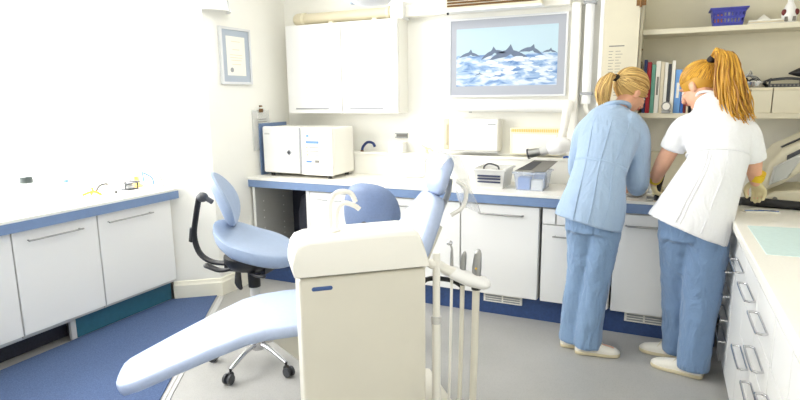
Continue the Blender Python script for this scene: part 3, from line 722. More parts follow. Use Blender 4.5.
t = thing('instrument_tray', (.63, 4.03, 1.532), 'dark perforated instrument cassette on the right-hand cream box', 'tray')
MB().box(.55, .72, 3.97, 4.10, 1.533, 1.552).build('tray', 'rubber', t, bevel=.003)
m = MB()
for k in range(8): m.box(.56+k*.019, .568+k*.019, 3.968, 3.97, 1.537, 1.548)
m.build('slots', 'ink', t)
MB().tube([(.56, 3.99, 1.575), (.64, 4.0, 1.583), (.71, 4.01, 1.578)], .008, 10, 3).tube([(.56, 3.99, 1.575), (.557, 3.99, 1.553)], .005, 8).tube([(.71, 4.01, 1.578), (.712, 4.01, 1.553)], .005, 8).build('handle', 'rubber', t, smooth=True)
t = thing('black_cone', (.74, 4.03, 1.532), 'black cone-ended tool at the right end of the lower shelf', 'tool')
MB().tube([(.66, 4.07, 1.612), (.71, 4.07, 1.617), (.80, 4.07, 1.622)], [.004, .026, .030], 16).build('cone', 'black', t, smooth=True)
MB().box(.77, .80, 4.055, 4.085, 1.5325, 1.60).build('stand', 'rubber', t)
# upper shelf
def basket():
    x0, x1, y0, y1, z0, z1 = .225, .405, 3.95, 4.10, 1.893, 1.995
    t = thing('plastic_basket', ((x0+x1)/2, 4.02, z0), 'violet blue slotted plastic basket on the upper shelf', 'basket')
    m = MB(); f = .015
    m.box(x0+f, x1-f, y0+f, y1-f, z0, z0+.004)
    def panel(A, B, C, D, d):   # bottom-left, bottom-right, top-right, top-left with slots
        A, B, C, D = V(A), V(B), V(C), V(D)
        P = lambda u, v: (A*(1-u)+B*u)*(1-v)+(D*(1-u)+C*u)*v
        q = lambda u0, u1, v0, v1: m.extr([P(u0, v0), P(u1, v0), P(u1, v1), P(u0, v1)], d)
        rows = [(0, .22, 0), (.22, .42, 1), (.42, .58, 0), (.58, .76, 1), (.76, 1, 0)]
        for v0, v1, slot in rows:
            if not slot: q(0, 1, v0, v1)
            else:
                n = 9
                for k in range(n+1): q(max(0, k/n-.028), min(1, k/n+.028), v0, v1)
    panel((x0+f, y0+f, z0), (x1-f, y0+f, z0), (x1, y0, z1), (x0, y0, z1), (0, .003, 0))
    panel((x0+f, y1-f, z0), (x1-f, y1-f, z0), (x1, y1, z1), (x0, y1, z1), (0, -.003, 0))
    panel((x0+f, y0+f, z0), (x0+f, y1-f, z0), (x0, y1, z1), (x0, y0, z1), (.003, 0, 0))
    panel((x1-f, y0+f, z0), (x1-f, y1-f, z0), (x1, y1, z1), (x1, y0, z1), (-.003, 0, 0))
    m.build('basket', 'basket', t)
    m = MB(); e = .01
    m.box(x0-e, x1+e, y0-e, y0, z1-.006, z1+.003).box(x0-e, x1+e, y1, y1+e, z1-.006, z1+.003).box(x0-e, x0, y0, y1, z1-.006, z1+.003).box(x1, x1+e, y0, y1, z1-.006, z1+.003)
    m.build('rim', 'basket', t)
    for i, (a, b, h, c, l) in enumerate(((.247, .285, .07, 'orange', 'orange carton inside the violet basket'), (.287, .335, .08, 'paper', 'white carton inside the violet basket'), (.337, .384, .06, 'creamcover', 'cream carton inside the violet basket'))):
        tag(MB().box(a, b, 3.975, 4.06, z0+.0045, z0+h).build('carton', c, bevel=.002), l, 'carton', 'cartons in the basket')
basket()
for i, (z, x0, x1, r, c) in enumerate(((1.893, .40, .585, 0, 'paper'), (1.9015, .405, .58, .02, 'creamcover'), (1.910, .41, .575, -.02, 'paper'))):
    tag(MB().obox(((x0+x1)/2+.012, 4.03, z+.004), (1, r, 0), (-r, 1, 0), (0, 0, 1), (x1-x0)/2-.0, .07, .0038).build('document_stack', c, bevel=.001), ['lowest stack of papers on the upper shelf beside the basket', 'cream papers in the middle of the pile on the upper shelf', 'topmost white papers of the pile on the upper shelf'][i], 'papers', 'papers on the upper shelf')
tag(MB().extr([(.46, 4.00, 1.9185), (.53, 3.99, 1.9185), (.50, 4.04, 1.955), (.47, 4.06, 1.9185)], (.001, -.002, .001)).build('folded_sheet', 'paper'), 'small folded white sheet sticking up from the pile of papers', 'paper')
t = thing('dispenser_bottle', (.615, 4.02, 1.893), 'white pump bottle with maroon shoulder bands on the upper shelf', 'bottle')
MB().lathe((.625, 4.02, 1.893), [(.034, 0), (.037, .008), (.039, .05), (.034, .075), (.024, .10), (.016, .115), (.014, .14)], 24).build('bottle', 'white', t, smooth=True)
for s in (-1, 1): lab(MB().sph((.625+s*.030, 3.99+.01, 1.955), .014, .012, .018).build('shoulder_band', 'maroon', t, smooth=True), 'maroon band')
MB().lathe((.625, 4.02, 2.033), [(.016, 0), (.016, .02), (.006, .022), (.006, .05), (.02, .052), (.02, .06), (0, .062)], 16).build('pump', 'white', t, smooth=True)
MB().box(.598, .652, 3.984, 3.99, 1.905, 1.93).build('label_patch', 'ink', t)

# ------------------------------------------------------------------ right-hand counter
t = thing('worktop', (.7, 2.2, .80), 'cream corner worktop running towards the camera at the right', 'worktop')
MB().prism([(.350, .9), (.350, 3.585), (.350, 4.188), (1.195, 4.188), (1.195, .9)], .832, .875).build('surface', 'worktop', t, bevel=.006, seg=3)
MB().box(.37, 1.19, .92, 4.18, .80, .8315).build('core', 'white', t)
cols = [(3.125, 3.47, 'white drawer unit with four handles in the corner behind the woman in white', [(.66, .785, 0), (.535, .655, .61), (.41, .53, .48), (.29, .405, .352), (.06, .285, .235)], (3.17, 3.43)),
        (2.78, 3.12, 'white unit with one top drawer, second from the corner', [(.62, .785, .715), (.06, .615, None)], (2.81, 3.05)),
        (2.435, 2.775, 'white drawer unit third from the corner', [(.60, .785, .70), (.45, .595, None), (.31, .445, .415), (.06, .305, None)], (2.46, 2.71)),
        (2.09, 2.43, 'white drawer unit fourth from the corner, in line with the blue cabinet legs', [(.61, .785, .69), (.47, .605, .55), (.33, .465, .405), (.06, .325, .25)], (2.15, 2.38)),
        (1.45, 2.085, 'white drawer unit nearest the camera at the right edge', [(.61, .785, -2), (.45, .605, .515), (.30, .445, .37), (.06, .295, .22)], (1.86, 2.07))]
cols[3] = (2.09, 2.43, 'white drawer unit fourth from the corner, with four loop handles', cols[3][3], cols[3][4])
for y0, y1, l, dr, hh in cols:
    t = thing('drawer_unit', (.7, (y0+y1)/2, 0), l, 'cabinet', 'white drawer units of the right-hand counter')
    MB().box(.394, 1.0, y0, y1, .06, .797).build('body', 'lightgrey', t)
    MB().box(.402, .98, y0, y1, 0, .0595).build('foot', 'lightgrey', t)
    for z0, z1, hz in dr:
        if hz == -2:
            for a, b in ((y0, 1.80), (1.804, 2.058), (2.062, y1)): MB().box(.375, .392, a+.002, b-.002, z0, z1).build('drawer', 'white', t, bevel=.0015)
            continue
        d = MB().box(.375, .392, y0+.002, y1-.002, z0, z1).build('drawer', 'white', t, bevel=.0015)
        if hz:
            a, b = hh; m = MB()
            m.tube([(.372, a+.012, hz), (.360, a+.003, hz), (.346, a+.006, hz), (.338, a+.022, hz), (.338, b-.022, hz), (.346, b-.006, hz), (.360, b-.003, hz), (.372, b-.012, hz)], .0046, 10, 3); m.tube([(.372, a+.01, hz), (.372, b-.01, hz)], .0040, 8)
            m.build('handle', 'chrome', d, smooth=True)
struct(MB().box(.376, .40, 3.472, 3.588, 0, .797).build('trim_5', 'white'))
tag(MB().prism([(.402, 3.08), (.405, 2.545), (.86, 2.56), (.86, 3.13)], .875, .8775).build('desk_mat', 'mataqua'), 'pale aqua rectangular mat lying on the right-hand worktop', 'mat')

# things between the women on the back worktop
t = thing('steel_bowl', (-.12, 3.72, .875), 'shiny steel bowl on the worktop between the two women', 'bowl')
MB().lathe((-.125, 3.76, .875), [(.04, 0), (.06, .012), (.075, .05), (.080, .055), (.071, .05), (.055, .014), (0, .008)], 32).build('bowl', 'chrome', t, smooth=True)
random.seed(8); m = MB()
for k in range(9): m.sph((-.125+random.uniform(-.04, .04), 3.76+random.uniform(-.04, .04), .905+random.uniform(0, .03)), random.uniform(.010, .02), seg=8)
m.build('swabs', 'grey', t)
t = thing('glass_jar', (-.05, 3.93, .875), 'clear lidded jar on the worktop behind the steel bowl', 'jar')
MB().lathe((-.06, 3.95, .875), [(.045, 0), (.048, .01), (.048, .09), (.04, .1), (.036, .1), (.044, .09), (.044, .012), (0, .006)], 24).build('jar', 'bottle', t, smooth=True)
MB().lathe((-.06, 3.95, .9755), [(.044, 0), (.044, .012), (.01, .018), (.012, .03), (0, .032)], 24).build('lid', 'chrome', t, smooth=True)
t = thing('steel_tray', (-.08, 3.68, .875), 'small steel tray holding instruments beside the gloved hand', 'tray')
MB().box(-.06, .10, 3.62, 3.70, .875, .879).box(-.06, .10, 3.617, 3.62, .875, .888).box(-.06, .10, 3.70, 3.703, .875, .888).build('tray', 'steel', t)
t = thing('wall_unit', (-.1, 4.15, 1.06), 'cream splashback panel on the wall between the two women', 'panel')
MB().box(-.374, .34, 4.17, 4.189, .876, 1.12).build('panel', 'shelf', t, bevel=.002)
# black instrument held by the woman in white
t = thing('suction_handle', (-.02, 3.62, .89), 'black handpiece held upright in the left gloved hand of the woman in white', 'handpiece')
MB().tube([(-.005, 3.60, .880), (0, 3.615, .93), (.015, 3.63, 1.0), (.03, 3.64, 1.05)], [.012, .016, .014, .008], 12, 4).build('body', 'black', t, smooth=True)
MB().cyl((-.006, 3.60, .876), (-.0055, 3.60, .882), .013).build('cap', 'creamcover', t, smooth=True)
# film processor in the corner
def processor():
    t = thing('film_processor', (.72, 3.85, .875), 'cream desktop machine with raised slanting hood and clear window in the corner', 'machine')
    a, b = 3.72, 4.08
    MB().extr([(.56, a, .885), (1.0, a, .885), (1.0, a, .99), (.60, a, .955), (.56, a, .93)], (0, b-a, 0)).build('base', 'cream', t, bevel=.012, seg=3)
    # hood: thick tilted shell with a big round-cornered window frame facing the camera
    def Q(u, v, y): return V((.535+u*.86, y, .945+u*.50+v*.0))+V((-.02, 0, 1)).normalized()*v
    prof = [(0.0, .0), (.0, .05), (.03, .15), (.12, .20), (.62, .20), (.62, .10), (.14, .0)]
    m = MB(); m.extr([Q(u*.8, v, 3.70) for u, v in prof], (0, .38, 0)); m.build('hood', 'shelf', t, bevel=.02, seg=4)
    fr_ = [Q(.03, .03, 3.695), Q(.13, .025, 3.695), Q(.21, .12, 3.695), Q(.17, .135, 3.695), Q(.05, .125, 3.695)]
    MB().extr(fr_, (0, -.012, 0)).build('window_frame', 'lightgrey', t, bevel=.008, seg=3)
    fr2 = [V(p)*.82+sum(fr_, V((0, 0, 0)))/5*.18+V((0, -.0135, 0)) for p in fr_]
    MB().extr(fr2, (0, -.002, 0)).build('window_pane', 'steel', t)
    MB().extr([Q(.10, .202, 3.76), Q(.46, .202, 3.76), Q(.46, .202, 3.80), Q(.10, .202, 3.80)], (0, 0, .006)).build('vent_slot', 'rubber', t)
    MB().extr([Q(.12, .13, 3.6935), Q(.40, .150, 3.6935), Q(.40, .175, 3.6935), Q(.12, .155, 3.6935)], (0, .006, 0)).build('dark_slot', 'rubber', t)
    MB().lathe((.60, 3.70, .915), [(.012, 0), (.012, -.01)], 14, axis=(0, 1, 0)).build('knob', 'ink', t)
    for x, yy in ((.60, 3.76), (.95, 3.76), (.60, 4.04), (.95, 4.04)): MB().cyl((x, yy, .875), (x, yy, .886), .015).build('foot', 'black', t)
processor()
t = thing('black_hose', (.62, 3.62, .875), 'thick black hose lying in front of the cream corner machine', 'hose')
MB().tube([(.42, 3.60, .908), (.48, 3.63, .904), (.56, 3.62, .902), (.68, 3.60, .901), (.80, 3.58, .899), (.90, 3.60, .897)], [.022, .026, .025, .024, .022, .020], 14, 4).build('hose', 'black', t, smooth=True)
MB().tube([(.50, 3.66, .895), (.60, 3.665, .893), (.72, 3.65, .893), (.84, 3.65, .893)], .010, 10, 3).build('cord', 'rubber', t, smooth=True)
MB().cyl((.405, 3.597, .905), (.425, 3.60, .905), .022).build('coupling', 'rubber', t, smooth=True)
for x, y, r, l, c in ((.475, 3.47, .3, 'blue-edged white sachet on the corner worktop, nearest the woman in white', 'labelblue'), (.545, 3.49, -.15, 'blue-edged white sachet on the corner worktop, farther from the woman in white', 'blue')):
    t = thing('sachet', (x, y, .875), l, 'sachet', 'sachets on the corner worktop')
    ax = V((math.cos(r), math.sin(r), 0)); ay = V((-ax.y, ax.x, 0))
    MB().obox((x, y, .8785), ax, ay, (0, 0, 1), .050, .026, .0033).build('packet', 'paper', t, bevel=.001)
    MB().obox((x, y-.0, .8825), ax, ay, (0, 0, 1), .046, .010, .0006).build('stripe', c, t)
    MB().obox(V((x, y, .8833))+ax*.02+ay*.012, ax, ay, (0, 0, 1), .012, .004, .0006).build('print', 'brown', t)

# ------------------------------------------------------------------ dental chair (axis A towards the head end)
CA, CN = V((.76, .65, 0)), V((.65, -.76, 0))
def D(t, o, z): return V((-1.5, 2.0, 0))+CA*t+CN*o+V((0, 0, z))
t = thing('dental_chair', D(.25, 0, 0), 'pale blue reclining dental chair with raised back and long leg rest', 'dental chair')
def pad(st, name, th=.055, mt='upholstery', seg=12):
    # st: (t, z_top, half width); rounded slab swept along the axis
    rg = []
    for i, (tt, z, w) in enumerate(st):
        a = st[max(i-1, 0)]; b = st[min(i+1, len(st)-1)]
        d = (D(b[0], 0, b[1])-D(a[0], 0, a[1])).normalized(); up = CN.cross(d).normalized()
        if up.z < 0 and abs(up.z) > .2: up = -up
        c = D(tt, 0, z)-up*th/2; r = []
        h = th/2; e = h*.8
        prof = [(-w, -h+e), (-w+e*.3, -h+e*.3), (-w+e, -h), (w-e, -h), (w-e*.3, -h+e*.3), (w, -h+e), (w, h-e), (w-e*.3, h-e*.3), (w-e, h), (-w+e, h), (-w+e*.3, h-e*.3), (-w, h-e)]
        for a_, b_ in prof: r.append(c+CN*a_+up*b_)
        rg.append(r)
    return MB().rings(rg)
leg = [(-.725, .345, .05), (-.72, .348, .11), (-.70, .354, .145), (-.64, .375, .168), (-.5, .432, .19), (-.32, .502, .215), (-.2, .545, .232), (-.12, .560, .240), (0, .566, .245), (.2, .566, .25), (.42, .57, .25)]
pad(leg, 'x').build('leg_rest', 'upholstery', t, smooth=True)
back = [(.44, .60, .22), (.47, .64, .24), (.54, .75, .235), (.60, .85, .215), (.65, .94, .175), (.69, 1.01, .13), (.70, 1.035, .10), (.705, 1.045, .06)]
rg = []
for i, (tt, z, w) in enumerate(back):
    a = back[max(i-1, 0)]; b = back[min(i+1, len(back)-1)]
    d = (D(b[0], 0, b[1])-D(a[0], 0, a[1])).normalized(); fr_n = CN.cross(d).normalized()
    if fr_n.dot(CA) > 0: fr_n = -fr_n
    h = .035; c = D(tt, 0, z)-fr_n*h*0
    rg.append([c+CN*x_+fr_n*y_ for x_, y_ in [(-w, -h*.3), (-w+.01, -h*.8), (-w+.03, -h), (w-.03, -h), (w-.01, -h*.8), (w, -h*.3), (w, h*.3), (w-.01, h*.8), (w-.03, h), (-w+.03, h), (-w+.01, h*.8), (-w, h*.3)]])
MB().rings(rg).build('backrest', 'upholstery', t, smooth=True)
hd = D(.745, 0, 1.13); dd = (CA*.36+V((0, 0, 1))).normalized(); fn = CN.cross(dd).normalized()
if fn.dot(CA) > 0: fn = -fn
m = MB(); rg = []
for i in range(9):
    u = -1+i/4; k = math.sqrt(max(.02, 1-abs(u)**3)); w = .115*k; h = .038*max(.35, k)
    c = hd+dd*u*.10+fn*.02*(1-u*u)
    rg.append([c+CN*(w*math.copysign(abs(math.cos(a))**.7, math.cos(a)))+fn*(h*math.sin(a)) for a in [2*PI*j/20 for j in range(20)]])
hr = m.rings(rg).build('headrest', 'upholstery', t, smooth=True)
MB().tube([D(.69, 0, .97)-fn*.05, D(.735, 0, 1.06)-fn*.045, hd-fn*.045], [(.03, .008), (.03, .008), (.03, .008)], 12, 3, up=CN).build('headrest_bracket', 'lightgrey', t, smooth=True)
MB().tube([hd-fn*.05+CN*.08, hd-fn*.10+CN*.09-dd*.02, hd-fn*.12+CN*.08-dd*.10, hd-fn*.08+CN*.07-dd*.16], .010, 10, 4).build('release_lever', 'offwhite', t, smooth=True)
# plastic cover draped over the headrest and hanging behind it
rg = []; random.seed(5)
def cov(u, v):   # u along, v across
    w = .112+.01*u; p = hd+CN*(v*w)
    path = [hd+fn*.062+dd*.03, hd+fn*.045+dd*.09, hd+dd*.112-fn*.01, hd-fn*.062+dd*.06, hd-fn*.13-dd*.03, hd-fn*.20-dd*.11]
    k = u*5; i = min(int(k), 4); f = k-i; c = path[i]*(1-f)+path[i+1]*f
    n = noise.noise(V((u*7, v*3, 1)))*.014
    return c+CN*v*w+fn*n+dd*noise.noise(V((u*4+9, v*5, 3)))*.01
m = MB(); nu, nv = 24, 12
g = [[m.bm.verts.new(cov(i/nu, -1+2*j/nv)) for j in range(nv+1)] for i in range(nu+1)]
for i in range(nu):
    for j in range(nv): m.bm.faces.new((g[i][j], g[i+1][j], g[i+1][j+1], g[i][j+1]))
o = m.build('plastic_cover', 'film', t, smooth=True); k = o.modifiers.new('thick', 'SOLIDIFY'); k.thickness = .0012
lab(o, 'crumpled clear plastic cover')
MB().tube([D(.46, 0, .45), D(.56, 0, .70), D(.66, 0, .90)], [(.14, .03), (.12, .025), (.07, .02)], 16, 3, up=CN).build('back_frame', 'beige', t, smooth=True) if 0 else None
MB().extr([D(.50, -.12, .50), D(.50, .12, .50), D(.70, .07, .90), D(.70, -.07, .90)], CA*.03).build('back_frame', 'beige', t, bevel=.01)
MB().extr([D(-.12, -.13, .505), D(.05, -.13, .34), D(.60, -.13, .30), D(.60, -.13, .505)], CN*.29).build('seat_frame', 'beige', t, bevel=.015)
MB().extr([D(.20, -.12, .06), D(.48, -.12, .06), D(.48, -.12, .31), D(.20, -.12, .31)], CN*.24).build('lift_column', 'beige', t, bevel=.02)
MB().extr([D(.08, -.20, 0), D(.75, -.20, 0), D(.75, -.20, .06), D(.08, -.20, .06)], CN*.38).build('base_plate', 'beige', t, bevel=.015)

# ------------------------------------------------------------------ cuspidor / water unit in front
def B(t_, o_, z): return D(t_, o_, z)
t = thing('cuspidor_unit', D(.25, .40, 0), 'tall cream spittoon cabinet with rounded top in the foreground', 'dental unit')
MB().extr([B(.01, .515, 0), B(.495, .515, 0), B(.495, .515, .853), B(.01, .515, .853)], -CN*.165).build('body', 'beige', t, bevel=.012, seg=3)
f = D(.055, .5165, .80); bd = MB()
bd.tube([B(.062, .5155, .812), B(.125, .5155, .812)], [(.008, .002), (.008, .002)], 14, up=(0, 0, 1), cap=True)
lab(bd.build('logo_badge', 'badge', t), 'blue oval badge')
MB().extr([B(.015, .5, .853), B(.49, .5, .853), B(.49, .5, .862), B(.015, .5, .862)], -CN*.15).build('seam', 'hole', t)
# lid: profile across the width with sloping rounded shoulders
o_f, o_b = .528, .335
def lidring(o_, sc_=1, z_in=0):
    P = []
    for tt, z in ((-.006, .862), (-.014, .89), (-.012, .93), (-.002, .968), (.014, .990), (.05, 1.002), (.24, 1.008), (.42, 1.010), (.455, 1.006), (.472, .99), (.490, .935), (.504, .885), (.506, .862)):
        P.append(B(.25+(tt-.25)*sc_, o_, .862+(z-.862)*(1-z_in)))
    return P
MB().rings([lidring(o_b, .97, .06), lidring(o_b+.012), lidring(o_f-.035), lidring(o_f-.012, .998, .03), lidring(o_f, .985, .12)]).build('top_cover', 'offwhite', t, bevel=.004)
MB().lathe(B(.30, .43, 1.003), [(.070, 0), (.073, .006), (.066, .008), (.05, .0055), (0, .005)], 36).build('bowl_rim', 'white', t, smooth=True)
MB().tube([B(.145, .42, 1.004), B(.145, .42, 1.08), B(.152, .42, 1.125), B(.18, .42, 1.152), B(.225, .42, 1.146), B(.245, .42, 1.11)], .0095, 14, 6).build('cup_filler', 'offwhite', t, smooth=True)
MB().tube([B(.165, .44, 1.004), B(.165, .44, 1.06), B(.175, .44, 1.095), B(.20, .44, 1.112), B(.235, .44, 1.10), B(.255, .44, 1.085)], .0095, 14, 6).build('bowl_flush', 'offwhite', t, smooth=True)
MB().lathe(B(.152, .43, 1.003), [(.028, 0), (.03, .008), (.018, .014)], 20).build('spout_collar', 'offwhite', t, smooth=True)
# ------------------------------------------------------------------ assistant's delivery column
cp = D(.56, .45, 0)
t = thing('delivery_column', cp, 'slim cream column with arm and white instrument holder beside the spittoon cabinet', 'instrument stand')
MB().lathe(cp, [(.058, 0), (.058, .012), (.05, .02), (.025, .035)], 32).build('foot', 'beige', t, smooth=True)
MB().cyl(cp+V((0, 0, .03)), cp+V((0, 0, .62)), .0175, 20).cyl(cp+V((0, 0, .60)), cp+V((0, 0, .89)), .015, 20).build('column', 'offwhite', t, smooth=True)
MB().cyl(cp+V((0, 0, .595)), cp+V((0, 0, .625)), .021, 20).build('collar', 'lightgrey', t, smooth=True)
TP = [V((-.76, 2.10, .80)), V((-.715, 2.10, .775)), V((-.64, 2.11, .755))]
MB().tube([cp+V((-.02, -.01, .845)), cp+V((.0, .01, .838)), V((-.755, 2.065, .812)), V((-.72, 2.10, .79))], [.020, .022, .020, .020], 14, 5, cap=True).build('arm', 'offwhite', t, smooth=True)
MB().tube([V((-.765, 2.10, .800)), V((-.715, 2.10, .785)), V((-.675, 2.105, .772)), V((-.620, 2.115, .758))], [(.022, .036), (.028, .042), (.030, .042), (.026, .040)], 18, 5, up=(0, 0, 1), cap=True).build('holder', 'white', t, smooth=True)
MB().tube([D(.50, .40, .70), V((-.83, 2.03, .77)), V((-.76, 2.12, .75)), V((-.72, 2.15, .72))], .010, 10, 5).build('supply_hose', 'black', t, smooth=True)
GH = 'instruments in the white holder'
for i, (p, hh, r, l, mt_, fl) in enumerate(((V((-.745, 2.10, .822)), .075, .006, 'slim mirror-tipped syringe in the white holder, leftmost of three', 'offwhite', -.742), (V((-.700, 2.105, .805)), .062, .012, 'silver suction handpiece in the middle of the white holder', 'beige', -.695), (V((-.645, 2.115, .79)), .085, .0175, 'thick silver suction handpiece with yellow mark, rightmost in the white holder', 'beige', -.63))):
    t = thing('handpiece', p, l, 'dental instrument', GH)
    if i == 0:
        MB().tube([p-V((0, 0, .01)), p+V((0, 0, .05)), p+V((.0, 0, .07)), p+V((-.006, 0, .085))], [.008, .006, .004, .004], 12, 3).build('body', 'steel', t, smooth=True)
        MB().sph(p+V((-.010, 0, .092)), .013, .013, .010).build('mirror_tip', 'chrome', t, smooth=True)
    else:
        MB().tube([p-V((0, 0, .01)), p+V((.002, 0, .03)), p+V((.006, 0, hh)), p+V((.008, 0, hh+.012))], [r*1.05, r*1.1, r*.85, r*.6], 18, 3, cap=True).build('body', 'steel', t, smooth=True)
        if i == 2: MB().sph(p+V((.004, -.0175, .03)), .005).build('yellow_mark', 'yellow', t, smooth=True)
        MB().cyl(p+V((0, 0, -.012)), p+V((0, 0, -.002)), r*1.15).build('ring', 'rubber', t, smooth=True)
    q = V((p.x+.0, p.y, p.z-.055)); hr_ = (.006, .0095, .0155)[i]
    MB().cyl(q-V((0, 0, .008)), q+V((0, 0, .012)), hr_*1.25).build('hose_collar', ('lightgrey', 'rubber', 'black')[i], t, smooth=True)
    b_ = D(.54, .43, 0)
    MB().tube([q, q-V((.004, 0, .3)), V((q.x-.01, q.y-.01, .16)), V((q.x-.03, q.y-.02, .06+hr_)), V(((q.x+cp.x)/2, (q.y+cp.y)/2-.02, .04+hr_)), V((cp.x+.05, cp.y+.02+.022*i, .05+hr_))], hr_, 14, 6).build('hose', mt_, t, smooth=True)

# ------------------------------------------------------------------ operating light hung from the ceiling
t = thing('operating_light', (-1.22, 2.3, H), 'white dental operating light, only its lower rim in the picture', 'lamp')
lc = V((-1.21, 2.32, 1.965))
MB().lathe(lc, [(.04, -.062), (.075, -.055), (.11, -.03), (.12, .0), (.11, .03), (.05, .06), (0, .065)], 32).build('lamp_head', 'white', t, smooth=True)
MB().lathe(lc+V((-.065, -.01, -.045)), [(.03, -.008), (.035, .0), (.02, .015)], 20).build('lens', 'mount', t, smooth=True)
MB().tube([lc+V((0, 0, .06)), lc+V((0, .02, .25)), lc+V((-.02, .25, .45)), V((-1.22, 2.55, H))], .018, 14, 5).build('arm', 'offwhite', t, smooth=True)
MB().tube([lc+V((.11, 0, 0)), lc+V((.16, 0, .02)), lc+V((.16, 0, .12)), lc+V((.02, 0, .15))], .009, 10, 4).build('grip', 'offwhite', t, smooth=True)

# ------------------------------------------------------------------ stools
def castors(t, c, R_, n=5, a0=.3, mt='chrome', zc_=.10):
    for k in range(n):
        a = a0+2*PI*k/n; d = V((math.cos(a), math.sin(a), 0))
        MB().tube([c+V((0, 0, zc_+.02))+d*.02, c+V((0, 0, zc_+.01))+d*R_*.5, c+V((0, 0, .072))+d*R_], [(.016, .014), (.014, .012), (.011, .010)], 12, 3).build('leg', mt, t, smooth=True)
        w_ = c+d*R_; s = V((-d.y, d.x, 0)); e = d*.02
        cs = MB(); cs.cyl(w_+V((0, 0, .076)), w_+V((0, 0, .05)), .007, 10); cs.sph(w_+V((0, 0, .045)), .018, .018, .016)
        o = cs.build('castor', 'black', t, smooth=True)
        for sg in (-1, 1): MB().cyl(w_+e+V((0, 0, .027))+s*sg*.009, w_+e+V((0, 0, .027))+s*sg*.022, .027, 20).build('wheel', 'rubber', o, smooth=True)
sc0 = V((-2.03, 2.41, 0))
t = thing('saddle_stool', sc0, 'pale blue operator stool with small backrest on a black bent arm', 'stool')
castors(t, sc0, .25, 5, 4.76, 'chrome', .10)
MB().lathe(sc0, [(.035, .085), (.04, .09), (.04, .14), (.028, .16)], 24).build('hub', 'chrome', t, smooth=True)
MB().cyl(sc0+V((0, 0, .15)), sc0+V((0, 0, .50)), .026, 20).build('gas_column', 'lightgrey', t, smooth=True)
MB().cyl(sc0+V((0, 0, .46)), sc0+V((0, 0, .56)), .034, 20).build('sleeve', 'black', t, smooth=True)
# seat pad: kidney outline, dished, raised at the back (left), faces right
U_ = V((1, .12, 0)).normalized(); W_ = V((-U_.y, U_.x, 0))
rg = []; cs_ = sc0+V((0, 0, .735))
def seatp(a, rr, top):
    x = math.cos(a)*.235; yv = math.sin(a)*.20*(1+.06*math.cos(a)); x += .02
    x *= rr; yv *= rr
    z = .075*(max(0, -x/.235))**1.8-.02*(x/.235)**2*(x > 0)+.03*abs(yv/.2)**2*.3
    z += (0 if top else -.078+.03*rr**4)-(.018*(1-rr)**.8 if top else 0)
    z -= .045*x/.235
    return cs_+U_*x+W_*yv+V((0, 0, z))
N_ = 32; ang = [2*PI*k/N_ for k in range(N_)]
for rr, tp in ((.15, 0), (.55, 0), (.85, 0), (.97, 0)): rg.append([seatp(a, rr, tp)+V((0, 0, 0 if tp else (-.01 if rr > .9 else -.02))) for a in ang])
rg.append([seatp(a, 1.0, 1)+V((0, 0, -.028)) for a in ang])
rg.append([seatp(a, .985, 1)+V((0, 0, -.008)) for a in ang])
for rr in (.93, .75, .5, .2): rg.append([seatp(a, rr, 1) for a in ang])
MB().rings(rg).build('seat', 'saddle', t, smooth=True)
MB().lathe(sc0+V((-.01, 0, .56)), [(.05, 0), (.12, .015), (.15, .055), (.15, .085)], 24).build('seat_pan', 'black', t, smooth=True)
MB().obox(sc0+V((-.02, -.01, .575)), U_, W_, (0, 0, 1), .13, .05, .02).tube([sc0+V((-.10, -.06, .57)), sc0+V((-.17, -.08, .555)), sc0+V((-.25, -.09, .575))], [(.018, .012), (.02, .012), (.026, .014)], 12, 4, cap=True).tube([sc0+V((.02, -.07, .57)), sc0+V((.10, -.10, .565)), sc0+V((.16, -.11, .57))], [(.012, .01)]*3, 12, 4, cap=True).tube([sc0+V((-.05, -.07, .56)), sc0+V((-.045, -.08, .50)), sc0+V((-.03, -.08, .47))], [(.016, .01), (.022, .012), (.012, .008)], 12, 4, cap=True).build('mechanism', 'black', t, smooth=True)
MB().tube([sc0+V((-.12, 0, .58)), sc0+V((-.27, -.02, .575)), sc0+V((-.36, -.03, .62)), sc0+V((-.395, -.03, .72)), sc0+V((-.37, -.03, .84)), sc0+V((-.335, -.03, .955))], [(.020, .014)]*6, 14, 5, cap=True).build('back_arm', 'black', t, smooth=True)
MB().sph(sc0+V((-.31, -.03, .955)), .035, .03, .028).cyl(sc0+V((-.33, -.03, .97)), sc0+V((-.25, -.02, .93)), .014).build('pivot', 'rubber', t, smooth=True)
MB().obox(sc0+V((-.405, -.03, .73)), V((.2, 0, 1)), W_, V((-1, 0, .2)), .045, .022, .012).build('arm_grip', 'black', t, bevel=.005)
# backrest: oval pad, thick rim, tilted, concave towards the seat
rg = []; bc = sc0+V((-.19, 0, .945)); bn = V((.80, .50, .34)).normalized(); bs = V((-.53, .85, 0)).normalized(); bu = bn.cross(bs).normalized()
if bu.z < 0: bu = -bu
def bp_(a, rr, f):
    s_ = math.cos(a)*.15*rr; u_ = math.sin(a)*.165*rr*(1)
    s_ *= 1-.12*math.sin(a)
    d_ = .045*(s_/.15)**2
    return bc+bs*s_+bu*u_+bn*(d_+f)
for rr, f_ in ((.3, -.03), (.7, -.028), (.93, -.018), (1.0, 0), (.95, .016), (.75, .022), (.3, .018)): rg.append([bp_(a, rr, f_) for a in ang])
MB().rings(rg).build('backrest', 'saddle', t, smooth=True)
